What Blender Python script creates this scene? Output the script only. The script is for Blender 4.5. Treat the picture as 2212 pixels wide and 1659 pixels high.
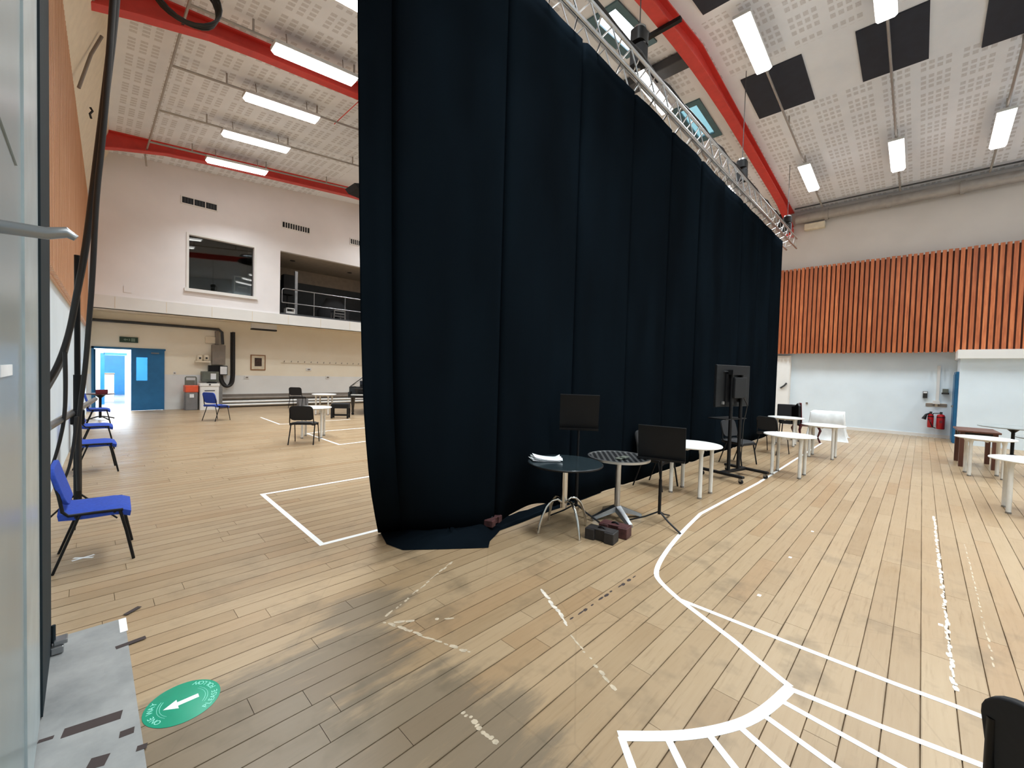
import bpy, bmesh, math, random
from mathutils import Vector, Matrix
random.seed(7)
for o in list(bpy.data.objects): bpy.data.objects.remove(o)
SC = bpy.context.scene; COL = SC.collection
R_ = math.radians
# ------------------------------------------------------------------ camera
F = 903.0; H = 1.65
yaw, pit, rol = R_(44.45), R_(1.69), R_(1.63)
fw = Vector((math.cos(yaw)*math.cos(pit), math.sin(yaw)*math.cos(pit), -math.sin(pit)))
rt0 = Vector((math.sin(yaw), -math.cos(yaw), 0)); dn0 = fw.cross(rt0)
cr, sr = math.cos(rol), math.sin(rol)
rt = rt0*cr - dn0*sr; dn = rt0*sr + dn0*cr
cam = bpy.data.cameras.new('camera'); camo = bpy.data.objects.new('camera', cam); COL.objects.link(camo)
cam.sensor_fit = 'HORIZONTAL'; cam.sensor_width = 36.0; cam.lens = F/2212*36; cam.clip_start = 0.05; cam.clip_end = 200
up = -dn
camo.matrix_world = Matrix(((rt.x, up.x, -fw.x, 0), (rt.y, up.y, -fw.y, 0), (rt.z, up.z, -fw.z, H), (0, 0, 0, 1)))
SC.camera = camo
def at(x, y, ax, v):                       # pixel -> point on the plane axis ax = v
    d = rt*(x-1106) + dn*(y-829.5) + fw*F; o = Vector((0, 0, H)); return o + d*((v-o[ax])/d[ax])
def fl(x, y, z=0.0): return at(x, y, 2, z)
def proj(p):
    q = Vector(p)-Vector((0, 0, H)); c = q.dot(fw)
    return (1106+F*q.dot(rt)/c, 829.5+F*q.dot(dn)/c) if c > 0.05 else None
# ------------------------------------------------------------------ world, exposure
W = bpy.data.worlds.new('sky'); SC.world = W; W.use_nodes = True
W.node_tree.nodes['Background'].inputs[0].default_value = (0.86, 0.93, 1.0, 1); W.node_tree.nodes['Background'].inputs[1].default_value = 5.0
SC.view_settings.view_transform = 'Standard'; SC.view_settings.look = 'None'; SC.view_settings.gamma = 1
SC.view_settings.use_curve_mapping = False; SC.view_settings.exposure = 0.3
LAMP = 9.0             # glow of the fluorescent diffusers
LAMP_W = 62.0          # light each fitting throws down, watts
# ------------------------------------------------------------------ helpers
def tag(o, label=None, cat=None, group=None, kind=None):
    if label: o['label'] = label
    if cat: o['category'] = cat
    if group: o['group'] = group
    if kind: o['kind'] = kind
    return o
def thing(name, label, cat, loc=(0, 0, 0), rz=0.0, group=None):
    o = bpy.data.objects.new(name, None); COL.objects.link(o); o.location = loc; o.rotation_euler = (0, 0, rz)
    o.empty_display_size = 0.1
    return tag(o, label, cat, group)
class MB:
    def __init__(s): s.v = []; s.f = []
    def add(s, vs, fs):
        b = len(s.v); s.v += [tuple(v) for v in vs]; s.f += [tuple(i+b for i in f) for f in fs]; return s
    def bb(s, x0, x1, y0, y1, z0, z1, M=None):
        vs = [Vector((x, y, z)) for z in (z0, z1) for y in (y0, y1) for x in (x0, x1)]
        if M is not None: vs = [M @ v for v in vs]
        return s.add(vs, [(0, 2, 3, 1), (4, 5, 7, 6), (0, 1, 5, 4), (2, 6, 7, 3), (0, 4, 6, 2), (1, 3, 7, 5)])
    def box(s, c, d, M=None):
        return s.bb(c[0]-d[0]/2, c[0]+d[0]/2, c[1]-d[1]/2, c[1]+d[1]/2, c[2]-d[2]/2, c[2]+d[2]/2, M)
    def tube(s, pts, r, n=8, closed=False, flat=1.0):
        P = [Vector(p) for p in pts]; m = len(P); rr = r if isinstance(r, (list, tuple)) else [r]*m
        rings = []; prev = None
        for i in range(m):
            a = P[(i-1) % m] if (closed or i > 0) else P[i]; b = P[(i+1) % m] if (closed or i < m-1) else P[i]
            t = (b-a).normalized()
            if prev is None:
                u = t.orthogonal().normalized() if abs(t.z) > 0.95 else t.cross(Vector((0, 0, 1))).normalized()
            else:
                u = (prev - t*prev.dot(t)); u = u.normalized() if u.length > 1e-6 else t.orthogonal().normalized()
            prev = u; w = t.cross(u)
            rings.append([P[i] + (u*math.cos(k*2*math.pi/n) + w*flat*math.sin(k*2*math.pi/n))*rr[i] for k in range(n)])
        b = len(s.v); s.v += [tuple(v) for q in rings for v in q]
        for i in range(m if closed else m-1):
            j = (i+1) % m
            for k in range(n):
                l = (k+1) % n; s.f.append((b+i*n+k, b+i*n+l, b+j*n+l, b+j*n+k))
        if not closed:
            s.f.append(tuple(b+k for k in reversed(range(n)))); s.f.append(tuple(b+(m-1)*n+k for k in range(n)))
        return s
    def lathe(s, prof, c=(0, 0, 0), n=24, sx=1, sy=1):
        b = len(s.v); m = len(prof)
        for r, z in prof:
            for k in range(n):
                a = 2*math.pi*k/n; s.v.append((c[0]+r*sx*math.cos(a), c[1]+r*sy*math.sin(a), c[2]+z))
        for i in range(m-1):
            for k in range(n):
                l = (k+1) % n; s.f.append((b+i*n+k, b+i*n+l, b+(i+1)*n+l, b+(i+1)*n+k))
        s.f.append(tuple(b+k for k in reversed(range(n)))); s.f.append(tuple(b+(m-1)*n+k for k in range(n)))
        return s
    def prism(s, poly, z0, z1, M=None):
        n = len(poly); vs = [Vector((x, y, z0)) for x, y in poly] + [Vector((x, y, z1)) for x, y in poly]
        if M is not None: vs = [M @ v for v in vs]
        return s.add(vs, [tuple(reversed(range(n))), tuple(range(n, 2*n))] + [(i, (i+1) % n, n+(i+1) % n, n+i) for i in range(n)])
    def grid(s, fn, nu, nv):
        b = len(s.v)
        for i in range(nu+1):
            for j in range(nv+1): s.v.append(tuple(fn(i/nu, j/nv)))
        for i in range(nu):
            for j in range(nv):
                a = b+i*(nv+1)+j; s.f.append((a, a+nv+1, a+nv+2, a+1))
        return s
    def mesh(s, name, m, smooth=None):
        me = bpy.data.meshes.new(name); me.from_pydata(s.v, [], s.f); me.validate(); me.update()
        bm = bmesh.new(); bm.from_mesh(me); bmesh.ops.recalc_face_normals(bm, faces=bm.faces); bm.to_mesh(me); bm.free()
        me.materials.append(m)
        if smooth:
            for p in me.polygons: p.use_smooth = True
            me.set_sharp_from_angle(angle=R_(smooth))
        return me
    def build(s, name, m, parent=None, smooth=None, bevel=0, loc=None):
        o = bpy.data.objects.new(name, s.mesh(name, m, smooth)); COL.objects.link(o)
        if parent is not None: o.parent = parent
        if loc is not None: o.location = loc
        if bevel:
            b = o.modifiers.new('bevel', 'BEVEL'); b.width = bevel; b.segments = 2; b.limit_method = 'ANGLE'
        return o
def inst(name, me, parent, loc=(0, 0, 0), rot=(0, 0, 0), scale=(1, 1, 1)):
    o = bpy.data.objects.new(name, me); COL.objects.link(o); o.parent = parent; o.location = loc; o.rotation_euler = rot; o.scale = scale; return o
def rrect(w, h, r, n=5, cx=0, cy=0):
    out = []
    for k, (sx, sy) in enumerate(((1, 1), (-1, 1), (-1, -1), (1, -1))):
        for i in range(n+1):
            a = math.pi/2*(k+i/n); out.append((cx+sx*(w/2-r)+r*math.cos(a), cy+sy*(h/2-r)+r*math.sin(a)))
    return out
def copy_tree(o, parent=None):
    c = o.copy(); COL.objects.link(c); c.parent = parent
    for ch in list(o.children): copy_tree(ch, c)
    return c
def arc(c, r, a0, a1, n, ax='xz'):
    out = []
    for i in range(n+1):
        a = R_(a0+(a1-a0)*i/n); u, w = r*math.cos(a), r*math.sin(a)
        out.append({'xz': (c[0]+u, c[1], c[2]+w), 'xy': (c[0]+u, c[1]+w, c[2]), 'yz': (c[0], c[1]+u, c[2]+w)}[ax])
    return out
# ------------------------------------------------------------------ materials
def srgb(r, g, b): return tuple(((c/255)/12.92 if c/255 <= .04045 else ((c/255+.055)/1.055)**2.4) for c in (r, g, b))
class N:
    def __init__(s, name):
        s.m = bpy.data.materials.new(name); s.m.use_nodes = True; s.t = s.m.node_tree; s.b = s.t.nodes['Principled BSDF']
    def n(s, ty, **k):
        q = s.t.nodes.new(ty)
        for a, v in k.items(): setattr(q, a, v)
        return q
    def l(s, a, b): s.t.links.new(a, b)
    def pos(s): return s.n('ShaderNodeNewGeometry').outputs['Position']
    def vm(s, op, a, b):
        q = s.n('ShaderNodeVectorMath', operation=op); s.put(q.inputs[0], a); s.put(q.inputs[1], b); return q.outputs['Value'] if op in ('DISTANCE', 'LENGTH') else q.outputs[0]
    def put(s, sock, v):
        if hasattr(v, 'is_linked') or hasattr(v, 'links'): s.l(v, sock)
        else: sock.default_value = v
    def ma(s, op, a, b=0.0, c=0.0):
        q = s.n('ShaderNodeMath', operation=op)
        for i, v in enumerate((a, b, c)): s.put(q.inputs[i], v)
        return q.outputs[0]
    def noise(s, vec, scale, detail=2, rough=.5):
        q = s.n('ShaderNodeTexNoise'); s.put(q.inputs['Vector'], vec); q.inputs['Scale'].default_value = scale; q.inputs['Detail'].default_value = detail; q.inputs['Roughness'].default_value = rough; return q.outputs['Fac']
    def ramp(s, fac, stops):
        q = s.n('ShaderNodeValToRGB'); s.l(fac, q.inputs[0]); e = q.color_ramp.elements
        while len(e) < len(stops): e.new(0.5)
        for i, (p, c) in enumerate(stops): e[i].position = p; e[i].color = (*c, 1)
        return q.outputs[0]
    def mix(s, fac, a, b, mode='MIX'):
        q = s.n('ShaderNodeMix', data_type='RGBA', blend_type=mode); s.put(q.inputs[0], fac)
        for i, v in ((6, a), (7, b)):
            if isinstance(v, tuple): q.inputs[i].default_value = (*v[:3], 1)
            else: s.l(v, q.inputs[i])
        return q.outputs[2]
    def bump(s, h, st=.3, d=.01):
        q = s.n('ShaderNodeBump'); q.inputs['Strength'].default_value = st; q.inputs['Distance'].default_value = d; s.l(h, q.inputs['Height']); s.l(q.outputs[0], s.b.inputs['Normal'])
def mat(name, c, rough=.5, metal=0.0, var=.06, scale=6.0, coat=0.0, spec=.5):
    k = N(name); nz = k.noise(k.pos(), scale, 3)
    d = tuple(max(0, x*(1-var*2)) for x in c); u = tuple(min(1, x*(1+var)) for x in c)
    k.l(k.ramp(nz, [(.3, d), (.7, u)]), k.b.inputs['Base Color'])
    k.b.inputs['Roughness'].default_value = rough; k.b.inputs['Metallic'].default_value = metal
    k.b.inputs['Coat Weight'].default_value = coat; k.b.inputs['Specular IOR Level'].default_value = spec
    return k.m
def emis(name, c, st, base=(.8, .8, .8)):
    k = N(name); k.b.inputs['Base Color'].default_value = (*base, 1); k.b.inputs['Emission Color'].default_value = (*c, 1); k.b.inputs['Emission Strength'].default_value = st
    return k.m
def glassm(name, tint=(.9, .95, .95), fac=.12, rough=.02):
    k = N(name); t = k.n('ShaderNodeBsdfTransparent'); t.inputs[0].default_value = (*tint, 1)
    g = k.n('ShaderNodeBsdfGlossy'); g.inputs['Roughness'].default_value = rough
    lw = k.n('ShaderNodeLayerWeight'); lw.inputs[0].default_value = .5
    f = k.ma('MINIMUM', k.ma('ADD', k.ma('MULTIPLY', k.ma('POWER', lw.outputs['Facing'], 5.0), .8), .02+fac*.2), 1.0)
    mx = k.n('ShaderNodeMixShader'); k.l(f, mx.inputs[0]); k.l(t.outputs[0], mx.inputs[1]); k.l(g.outputs[0], mx.inputs[2])
    k.l(mx.outputs[0], k.t.nodes['Material Output'].inputs[0]); return k.m
YN_, PW_ = -6.0, .132
def floor_mat(name, tone_attr):
    k = N(name); p = k.pos()
    g1 = k.noise(k.vm('MULTIPLY', p, (1.2, 22, 1)), 1.6, 5, .6); g2 = k.noise(k.vm('MULTIPLY', p, (4, 60, 1)), 1.0, 3)
    blot = k.noise(p, .55, 3); blot2 = k.noise(k.vm('ADD', p, (31, 7, 0)), 2.2, 4, .65)
    if tone_attr:
        a = k.n('ShaderNodeAttribute', attribute_name='tone'); rnd = a.outputs['Fac']
    else: rnd = k.n('ShaderNodeObjectInfo').outputs['Random']
    col = k.ramp(rnd, [(0, srgb(154, 129, 100)), (.3, srgb(166, 142, 113)), (.7, srgb(173, 150, 121)), (.9, srgb(163, 134, 103)), (1, srgb(153, 123, 91))])
    g3 = k.noise(k.vm('MULTIPLY', p, (2.2, 34, 1)), 1.3, 6, .7)
    col = k.mix(k.ma('MULTIPLY', g1, .4), col, srgb(138, 108, 68))
    col = k.mix(k.ma('MULTIPLY', k.ma('MAXIMUM', k.ma('SUBTRACT', g3, .54), 0.0), 2.6), col, srgb(112, 86, 54))
    col = k.mix(k.ma('MULTIPLY', g2, .18), col, srgb(198, 178, 146))
    col = k.mix(k.ma('MULTIPLY', k.ma('SUBTRACT', blot, .45), .8), col, srgb(200, 178, 146))
    # worn, greyed traffic patch by the door and general foot dirt
    strk = k.noise(k.vm('MULTIPLY', p, (1.6, 7.5, 1)), 1.4, 5, .65)
    def spot(c, r, e=1.0):
        d = k.vm('DISTANCE', k.vm('MULTIPLY', p, (1, e, 0)), (c[0], c[1]*e, 0)); d = k.ma('ADD', d, k.ma('MULTIPLY', k.ma('SUBTRACT', strk, .5), 1.9*r))
        q = k.n('ShaderNodeMapRange', interpolation_type='SMOOTHSTEP'); k.l(d, q.inputs[0]); q.inputs[1].default_value = r; q.inputs[2].default_value = r*.45; return q.outputs[0]
    w = None
    for px, r, e in (((560, 1560), .6, 1.1), ((740, 1430), .55, 1.3), ((900, 1560), .55, 1), ((790, 1315), .40, 1.4), ((1030, 1640), .5, 1), ((420, 1600), .5, 1), ((680, 1650), .5, 1)):
        c = fl(*px); q = spot(c, r, e); w = q if w is None else k.ma('MAXIMUM', w, q)
    col = k.mix(k.ma('MULTIPLY', w, .72), col, srgb(112, 101, 86))
    sy = k.n('ShaderNodeSeparateXYZ'); k.l(p, sy.inputs[0])
    fr = k.ma('FRACT', k.ma('DIVIDE', k.ma('SUBTRACT', sy.outputs[1], YN_), PW_)); ed = k.ma('ABSOLUTE', k.ma('SUBTRACT', fr, .5))
    seam = k.ma('MULTIPLY', k.ma('MAXIMUM', k.ma('SUBTRACT', ed, .43), 0.0), k.ma('MULTIPLY', k.ma('MAXIMUM', k.ma('SUBTRACT', k.noise(k.vm('MULTIPLY', p, (1.5, 7, 1)), 1.5, 3), .42), 0.0), 42.0))
    col = k.mix(k.ma('MINIMUM', seam, .75), col, srgb(86, 66, 42))
    dirt = k.ma('MULTIPLY', k.ma('MAXIMUM', k.ma('SUBTRACT', blot2, .53), 0.0), 3.0)
    near = k.n('ShaderNodeMapRange'); k.l(k.vm('DISTANCE', p, (2.0, 1.2, 0)), near.inputs[0]); near.inputs[1].default_value = 5; near.inputs[2].default_value = 1.5
    col = k.mix(k.ma('MULTIPLY', dirt, near.outputs[0]), col, srgb(96, 84, 66))
    # scuffs: thin dark scratches
    vo = k.n('ShaderNodeTexVoronoi', feature='DISTANCE_TO_EDGE'); k.l(k.vm('ADD', p, (5, 3, 0)), vo.inputs['Vector']); vo.inputs['Scale'].default_value = .8
    sc = k.ma('MULTIPLY', k.ma('LESS_THAN', vo.outputs['Distance'], .0035), k.ma('MULTIPLY', near.outputs[0], .10))
    col = k.mix(sc, col, srgb(70, 58, 44))
    k.l(col, k.b.inputs['Base Color'])
    k.l(k.ma('ADD', .22, k.ma('MULTIPLY', blot2, .26)), k.b.inputs['Roughness'])
    k.b.inputs['Specular IOR Level'].default_value = .45
    k.bump(g1, .08, .004); return k.m
def ceil_mat(name):
    k = N(name); p = k.pos(); sx = k.n('ShaderNodeSeparateXYZ'); k.l(p, sx.inputs[0])
    def cell(v, per, n, w0, w1, duty):            # n marks inside the middle part of each tile of size per
        t = k.ma('FRACT', k.ma('DIVIDE', v, per))
        inside = k.ma('MULTIPLY', k.ma('GREATER_THAN', t, w0), k.ma('LESS_THAN', t, w1))
        u = k.ma('FRACT', k.ma('MULTIPLY', k.ma('SUBTRACT', t, w0), n/(w1-w0)))
        return k.ma('MULTIPLY', inside, k.ma('LESS_THAN', k.ma('ABSOLUTE', k.ma('SUBTRACT', u, .5)), duty/2))
    a = cell(k.ma('ADD', sx.outputs[1], 100.06), .62, 4, .1, .9, .66)
    b = cell(k.ma('ADD', sx.outputs[0], 100.0), .64, 3, .08, .92, .62)
    holes = k.ma('MULTIPLY', a, b)
    def band(x0, x1): return k.ma('MULTIPLY', k.ma('GREATER_THAN', sx.outputs[0], x0), k.ma('LESS_THAN', sx.outputs[0], x1))
    plain = k.ma('MAXIMUM', band(6.35, 8.5), band(10.35, 12.25))
    holes = k.ma('MULTIPLY', holes, k.ma('SUBTRACT', 1.0, plain))
    nz = k.noise(p, 1.2, 4, .6)
    base = k.ramp(nz, [(.3, srgb(230, 234, 240)), (.7, srgb(240, 243, 248))])
    fine = k.noise(p, 45, 2)
    col = k.mix(k.ma('MULTIPLY', holes, k.ma('ADD', .12, k.ma('MULTIPLY', fine, .42))), base, srgb(140, 128, 122))
    k.l(col, k.b.inputs['Base Color']); k.b.inputs['Roughness'].default_value = .85
    return k.m
def wood_mat(name, c0, c1, c2, rough=.45, zgrain=True):
    k = N(name); p = k.pos(); r = k.n('ShaderNodeObjectInfo').outputs['Random']
    off = k.n('ShaderNodeCombineXYZ'); k.l(k.ma('MULTIPLY', r, 40.0), off.inputs[2])
    q = k.vm('ADD', p, off.outputs[0])
    g = k.noise(k.vm('MULTIPLY', q, (14, 14, 1.1)), 1.5, 4, .6)
    col = k.ramp(g, [(.25, c0), (.5, c1), (.75, c2)])
    col = k.mix(k.ma('MULTIPLY', r, .55), col, c0)
    k.l(col, k.b.inputs['Base Color']); k.b.inputs['Roughness'].default_value = rough; return k.m
def wallA_mat(name):
    k = N(name); p = k.pos(); sx = k.n('ShaderNodeSeparateXYZ'); k.l(p, sx.inputs[0])
    nz = k.noise(p, 1.4, 4)
    up_ = k.ramp(nz, [(.3, srgb(242, 231, 210)), (.7, srgb(247, 238, 219))]); lo = k.ramp(nz, [(.3, srgb(230, 230, 228)), (.7, srgb(238, 238, 236))])
    f = k.ma('GREATER_THAN', k.ma('ADD', sx.outputs[2], k.ma('MULTIPLY', nz, .02)), 1.22)
    k.l(k.mix(f, lo, up_), k.b.inputs['Base Color']); k.b.inputs['Roughness'].default_value = .6; return k.m
M = dict(
    white=mat('white_paint', srgb(232, 230, 226), .55, var=.02, scale=1.5), whitewall=mat('white_wall_paint', srgb(226, 239, 248), .6, var=.025, scale=1.2),
    upper=mat('upper_wall_paint', srgb(240, 236, 236), .65, var=.03, scale=.9), upperdim=mat('upper_wall_dimmed', srgb(212, 205, 198), .65, var=.03, scale=.9), cream=mat('cream_paint', srgb(232, 218, 194), .65, var=.03),
    wallA=wallA_mat('back_wall_two_tone_paint'), ceil=ceil_mat('perforated_ceiling_board'),
    floorw=floor_mat('floor_plank_wood', False), floors=floor_mat('floor_plank_wood_far', True), gap=mat('floor_joint', srgb(126, 102, 74), .9),
    red=mat('red_beam_paint', srgb(212, 62, 52), .45, var=.05), darkgrey=mat('dark_grey_paint', srgb(60, 62, 66), .5),
    blackpanel=mat('black_blind_panel', srgb(36, 42, 54), .7, var=.08), skyframe=mat('teal_grey_frame', srgb(78, 112, 122), .5),
    tile=mat('grey_conduit_metal', srgb(168, 162, 156), .4, .3), housing=mat('lamp_housing', srgb(214, 214, 212), .45),
    alu=mat('aluminium', srgb(200, 200, 200), .28, .9), chrome=mat('chrome', srgb(215, 213, 208), .14, 1.0, var=.02), steel=mat('brushed_steel', srgb(160, 162, 164), .3, .9),
    curtain=None, black=mat('black_plastic', srgb(22, 23, 25), .5, spec=.3), blackmetal=mat('black_metal', srgb(15, 15, 17), .5, spec=.3), gloss=mat('piano_black', srgb(10, 10, 11), .08, coat=.6),
    blackfab=mat('black_fabric', srgb(38, 38, 40), .9, scale=60), bluefab=mat('blue_fabric', srgb(42, 76, 178), .85, var=.08, scale=50),
    whitetop=mat('white_laminate', srgb(240, 241, 240), .3, var=.01), whiteleg=mat('white_leg_paint', srgb(228, 226, 220), .4), darktop=mat('dark_green_glass_top', srgb(38, 48, 52), .18, var=.05),
    tape=mat('white_tape', srgb(246, 247, 246), .6, var=.02, scale=20), residue=mat('tape_residue', srgb(196, 180, 156), .8, var=.12, scale=30), residuew=mat('bright_tape_residue', srgb(216, 206, 192), .8, var=.1, scale=30), blacktape=mat('black_tape', srgb(58, 46, 44), .7),
    slab=None, green=mat('green_vinyl', srgb(14, 150, 116), .4), mint=mat('sticker_print', srgb(150, 228, 208), .5), whitep=mat('white_print', srgb(240, 246, 244), .5),
    slat=wood_mat('red_cedar_slat', srgb(142, 72, 40), srgb(188, 104, 60), srgb(214, 132, 82)), slatback=mat('cladding_backing', srgb(88, 44, 24), .7),
    slatl=wood_mat('pale_cedar_slat', srgb(214, 160, 118), srgb(230, 182, 142), srgb(238, 198, 162)), teal=mat('blue_door_paint', srgb(40, 110, 160), .4), frameblue=mat('blue_frame_paint', srgb(30, 104, 150), .4),
    doorgrey=mat('grey_door_steel', srgb(150, 164, 168), .28, .2, var=.05, scale=2), doorgrey2=mat('light_grey_stile', srgb(182, 194, 197), .3, .2), seal=mat('dark_door_seal', srgb(34, 44, 49), .75, spec=.2),
    vinyl=mat('corridor_vinyl', srgb(160, 160, 172), .25), boxgrey=mat('grey_box_enamel', srgb(132, 122, 112), .5), orange=mat('orange_plastic', srgb(226, 92, 58), .45), bin=mat('grey_plastic', srgb(122, 120, 120), .5),
    greengrey=mat('green_grey_enamel', srgb(104, 108, 98), .5), paper=mat('paper', srgb(238, 240, 242), .8), wframe=mat('oak_frame', srgb(150, 104, 66), .5), brown=wood_mat('brown_table_wood', srgb(72, 40, 28), srgb(96, 54, 38), srgb(118, 70, 50)),
    mountc=mat('picture_mount', srgb(226, 214, 190), .8), photo=mat('picture_print', srgb(70, 48, 40), .6, var=.4, scale=14), burg=mat('burgundy_paint', srgb(70, 14, 20), .35), burgf=mat('burgundy_cloth', srgb(122, 40, 48), .8),
    cloth=mat('white_cloth', srgb(236, 238, 238), .85), extred=mat('extinguisher_red', srgb(176, 24, 30), .3), sign=mat('sign_green_dark', srgb(40, 66, 50), .4), signp=mat('sign_print', srgb(120, 140, 124), .5),
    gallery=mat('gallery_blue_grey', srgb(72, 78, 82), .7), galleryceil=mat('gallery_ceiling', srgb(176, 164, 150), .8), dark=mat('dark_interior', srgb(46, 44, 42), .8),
    brick=mat('iron_weight', srgb(44, 40, 40), .6, var=.2, scale=20), brickm=mat('maroon_weight_paint', srgb(84, 48, 48), .6, var=.25, scale=20), rubber=mat('rubber', srgb(30, 30, 30), .8),
    glass=glassm('clear_glass'), skyglass=glassm('sky_glass', (1, 1, 1), 0), skyglass2=glassm('tinted_sky_glass', (.26, .35, .36), .05), winglass=glassm('dark_window_glass', (.75, .78, .76), .25),
    lamp=emis('lamp_diffuser', (1, .985, .96), LAMP), lampside=emis('lamp_diffuser_side', (1, .985, .96), LAMP*.35), corrfill=emis('corridor_fill_glow', (.93, .98, 1), 42), cableb=mat('black_cable', srgb(30, 28, 27), .55), greycable=mat('grey_cable', srgb(120, 118, 116), .5), keys=mat('piano_keys', srgb(240, 238, 230), .3))
k = N('black_drape'); nz = k.noise(k.vm('MULTIPLY', k.pos(), (1, 1, .3)), 1.5, 3)
k.l(k.ramp(nz, [(.3, srgb(12, 16, 20)), (.7, srgb(16, 23, 29))]), k.b.inputs['Base Color']); k.b.inputs['Roughness'].default_value = .95; k.b.inputs['Specular IOR Level'].default_value = .0
k.b.inputs['Sheen Weight'].default_value = .0; k.bump(k.noise(k.pos(), 90, 2), .1, .002); M['curtain'] = k.m
k = N('grey_concrete'); nz = k.noise(k.pos(), 3, 5, .65); k.l(k.ramp(nz, [(.25, srgb(120, 122, 122)), (.75, srgb(162, 162, 160))]), k.b.inputs['Base Color']); k.b.inputs['Roughness'].default_value = .55; M['slab'] = k.m
def S(name, mb, m, parent=None, **kw):
    o = mb.build(name, m, parent, **kw)
    if parent is None: o['kind'] = 'structure'
    return o
def sheet(axis, v0, v1, ur, wr, holes):
    """slab across two other axes with rectangular holes; axis: 0/1/2, thickness v0..v1"""
    us = sorted(set([ur[0], ur[1]] + [h[i] for h in holes for i in (0, 1)])); ws = sorted(set([wr[0], wr[1]] + [h[i] for h in holes for i in (2, 3)]))
    us = [u for u in us if ur[0] <= u <= ur[1]]; ws = [w for w in ws if wr[0] <= w <= wr[1]]
    solid = {}
    for i in range(len(us)-1):
        for j in range(len(ws)-1):
            cu, cw = (us[i]+us[i+1])/2, (ws[j]+ws[j+1])/2
            solid[i, j] = not any(h[0] < cu < h[1] and h[2] < cw < h[3] for h in holes)
    def P(u, w, v): return (v, u, w) if axis == 0 else ((u, v, w) if axis == 1 else (u, w, v))
    mb = MB()
    for (i, j), sld in solid.items():
        if not sld: continue
        a, b, c, d = us[i], us[i+1], ws[j], ws[j+1]
        for v in (v0, v1): mb.add([P(a, c, v), P(b, c, v), P(b, d, v), P(a, d, v)], [(0, 1, 2, 3)])
        for (di, dj, e) in ((-1, 0, ((a, c), (a, d))), (1, 0, ((b, c), (b, d))), (0, -1, ((a, c), (b, c))), (0, 1, ((a, d), (b, d)))):
            if not solid.get((i+di, j+dj), False): mb.add([P(*e[0], v0), P(*e[1], v0), P(*e[1], v1), P(*e[0], v1)], [(0, 1, 2, 3)])
    return mb
# ================================================================== SETTING
XB, YA, YU, YN = 18.2, 18.6, 17.4, -6.0     # right wall, back wall lower, gallery front, near wall
XR = XB/2
def zc(x): return 7.75 + .1*min(x, XB-x)
xl = lambda y: -.42 + .42*(y-3.5)/15.1       # left wall face
# ---- floor
fb = S('floor', MB().bb(-.7, XB, YN, YA, -.06, -.012), M['gap'])
PW, PL = .132, (.95, 1.35, 1.8, 2.3, 2.8)
pl_mesh = {}
for L in PL:
    g = .0010
    e = .0007
    pl_mesh[L] = MB().add([(e, g, -.012), (L-e, g, -.012), (L-e, PW-g, -.012), (e, PW-g, -.012), (e+.0006, g+.0015, 0), (L-e-.0006, g+.0015, 0), (L-e-.0006, PW-g-.0015, 0), (e+.0006, PW-g-.0015, 0)],
        [(4, 5, 6, 7), (0, 1, 5, 4), (1, 2, 6, 5), (2, 3, 7, 6), (3, 0, 4, 7)]).mesh('plank', M['floorw'])
planks = []
nrow = int((YA-YN)/PW)+1
for r in range(nrow):
    x = -.7 - random.random()*.8; y = YN + r*PW
    while x < XB:
        L = random.choice(PL)
        if x+L > XB: L = next((q for q in PL if x+q >= XB), PL[0])
        planks.append((x, y, L)); x += L
def prank(p):
    x, y, L = p; best = 0
    for t in (.1, .5, .9):
        q = Vector((x+L*t, y+PW/2, 0)); s = proj(q)
        if s and -20 < s[0] < 2232 and 780 < s[1] < 1700:
            if 1.9 < q.x < 14.4 and q.y > 3.1 and q.x*3.1/q.y > 1.9 and s[0] > 820: continue
            best = max(best, L/(q.x**2+q.y**2)**1.5)
    return best
planks.sort(key=prank, reverse=True)
for (x, y, L) in planks[:300]:
    ov = XB-x
    o = inst('plank', pl_mesh[L], fb, (x, y, 0))
    if x+L > XB: o.scale.x = (XB-x)/L
far = MB(); tones = []
for (x, y, L) in planks[300:]:
    g = .0012; x1 = min(x+L, XB)
    far.add([(x+g, y+g, 0), (x1-g, y+g, 0), (x1-g, y+PW-g, 0), (x+g, y+PW-g, 0), (x+g, y+g, -.012), (x1-g, y+g, -.012), (x1-g, y+PW-g, -.012), (x+g, y+PW-g, -.012)], [(0, 1, 2, 3), (4, 5, 1, 0), (5, 6, 2, 1), (6, 7, 3, 2), (7, 4, 0, 3)])
    tones += [random.random()]*5
me = bpy.data.meshes.new('plank_field'); me.from_pydata(far.v, [], far.f); me.materials.append(M['floors'])
at_ = me.attributes.new('tone', 'FLOAT', 'FACE'); at_.data.foreach_set('value', tones)
o = bpy.data.objects.new('plank_field', me); COL.objects.link(o); o.parent = fb; o['kind'] = 'stuff'
# ---- right wall (B) with cedar slats
wb = S('wall_right', MB().bb(XB, XB+.2, YN, YA, 0, 5.0), M['whitewall']); S('wall_right_upper', MB().bb(XB, XB+.2, YN, YA, 5.0, 8.9), M['upperdim'])  # upper slab toned darker, lower bluer: uneven hall light put into the colours
S('trim_1', MB().bb(XB-.28, XB, YN, YA, 2.62, 5.58), M['slatback'])
sm = MB().bb(-.04, .04, -.042, .042, 0, 3.04).mesh('slat', M['slat'])
cl = bpy.data.objects['trim_1']
y = YN+.06
while y < 6.0:
    inst('slat', sm, cl, (XB-.32, y, 2.585+random.uniform(-.008, .008))); y += .125
S('baseboard_right', MB().bb(XB-.02, XB, -.7, YA, 0, .1), M['white'])
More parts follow.
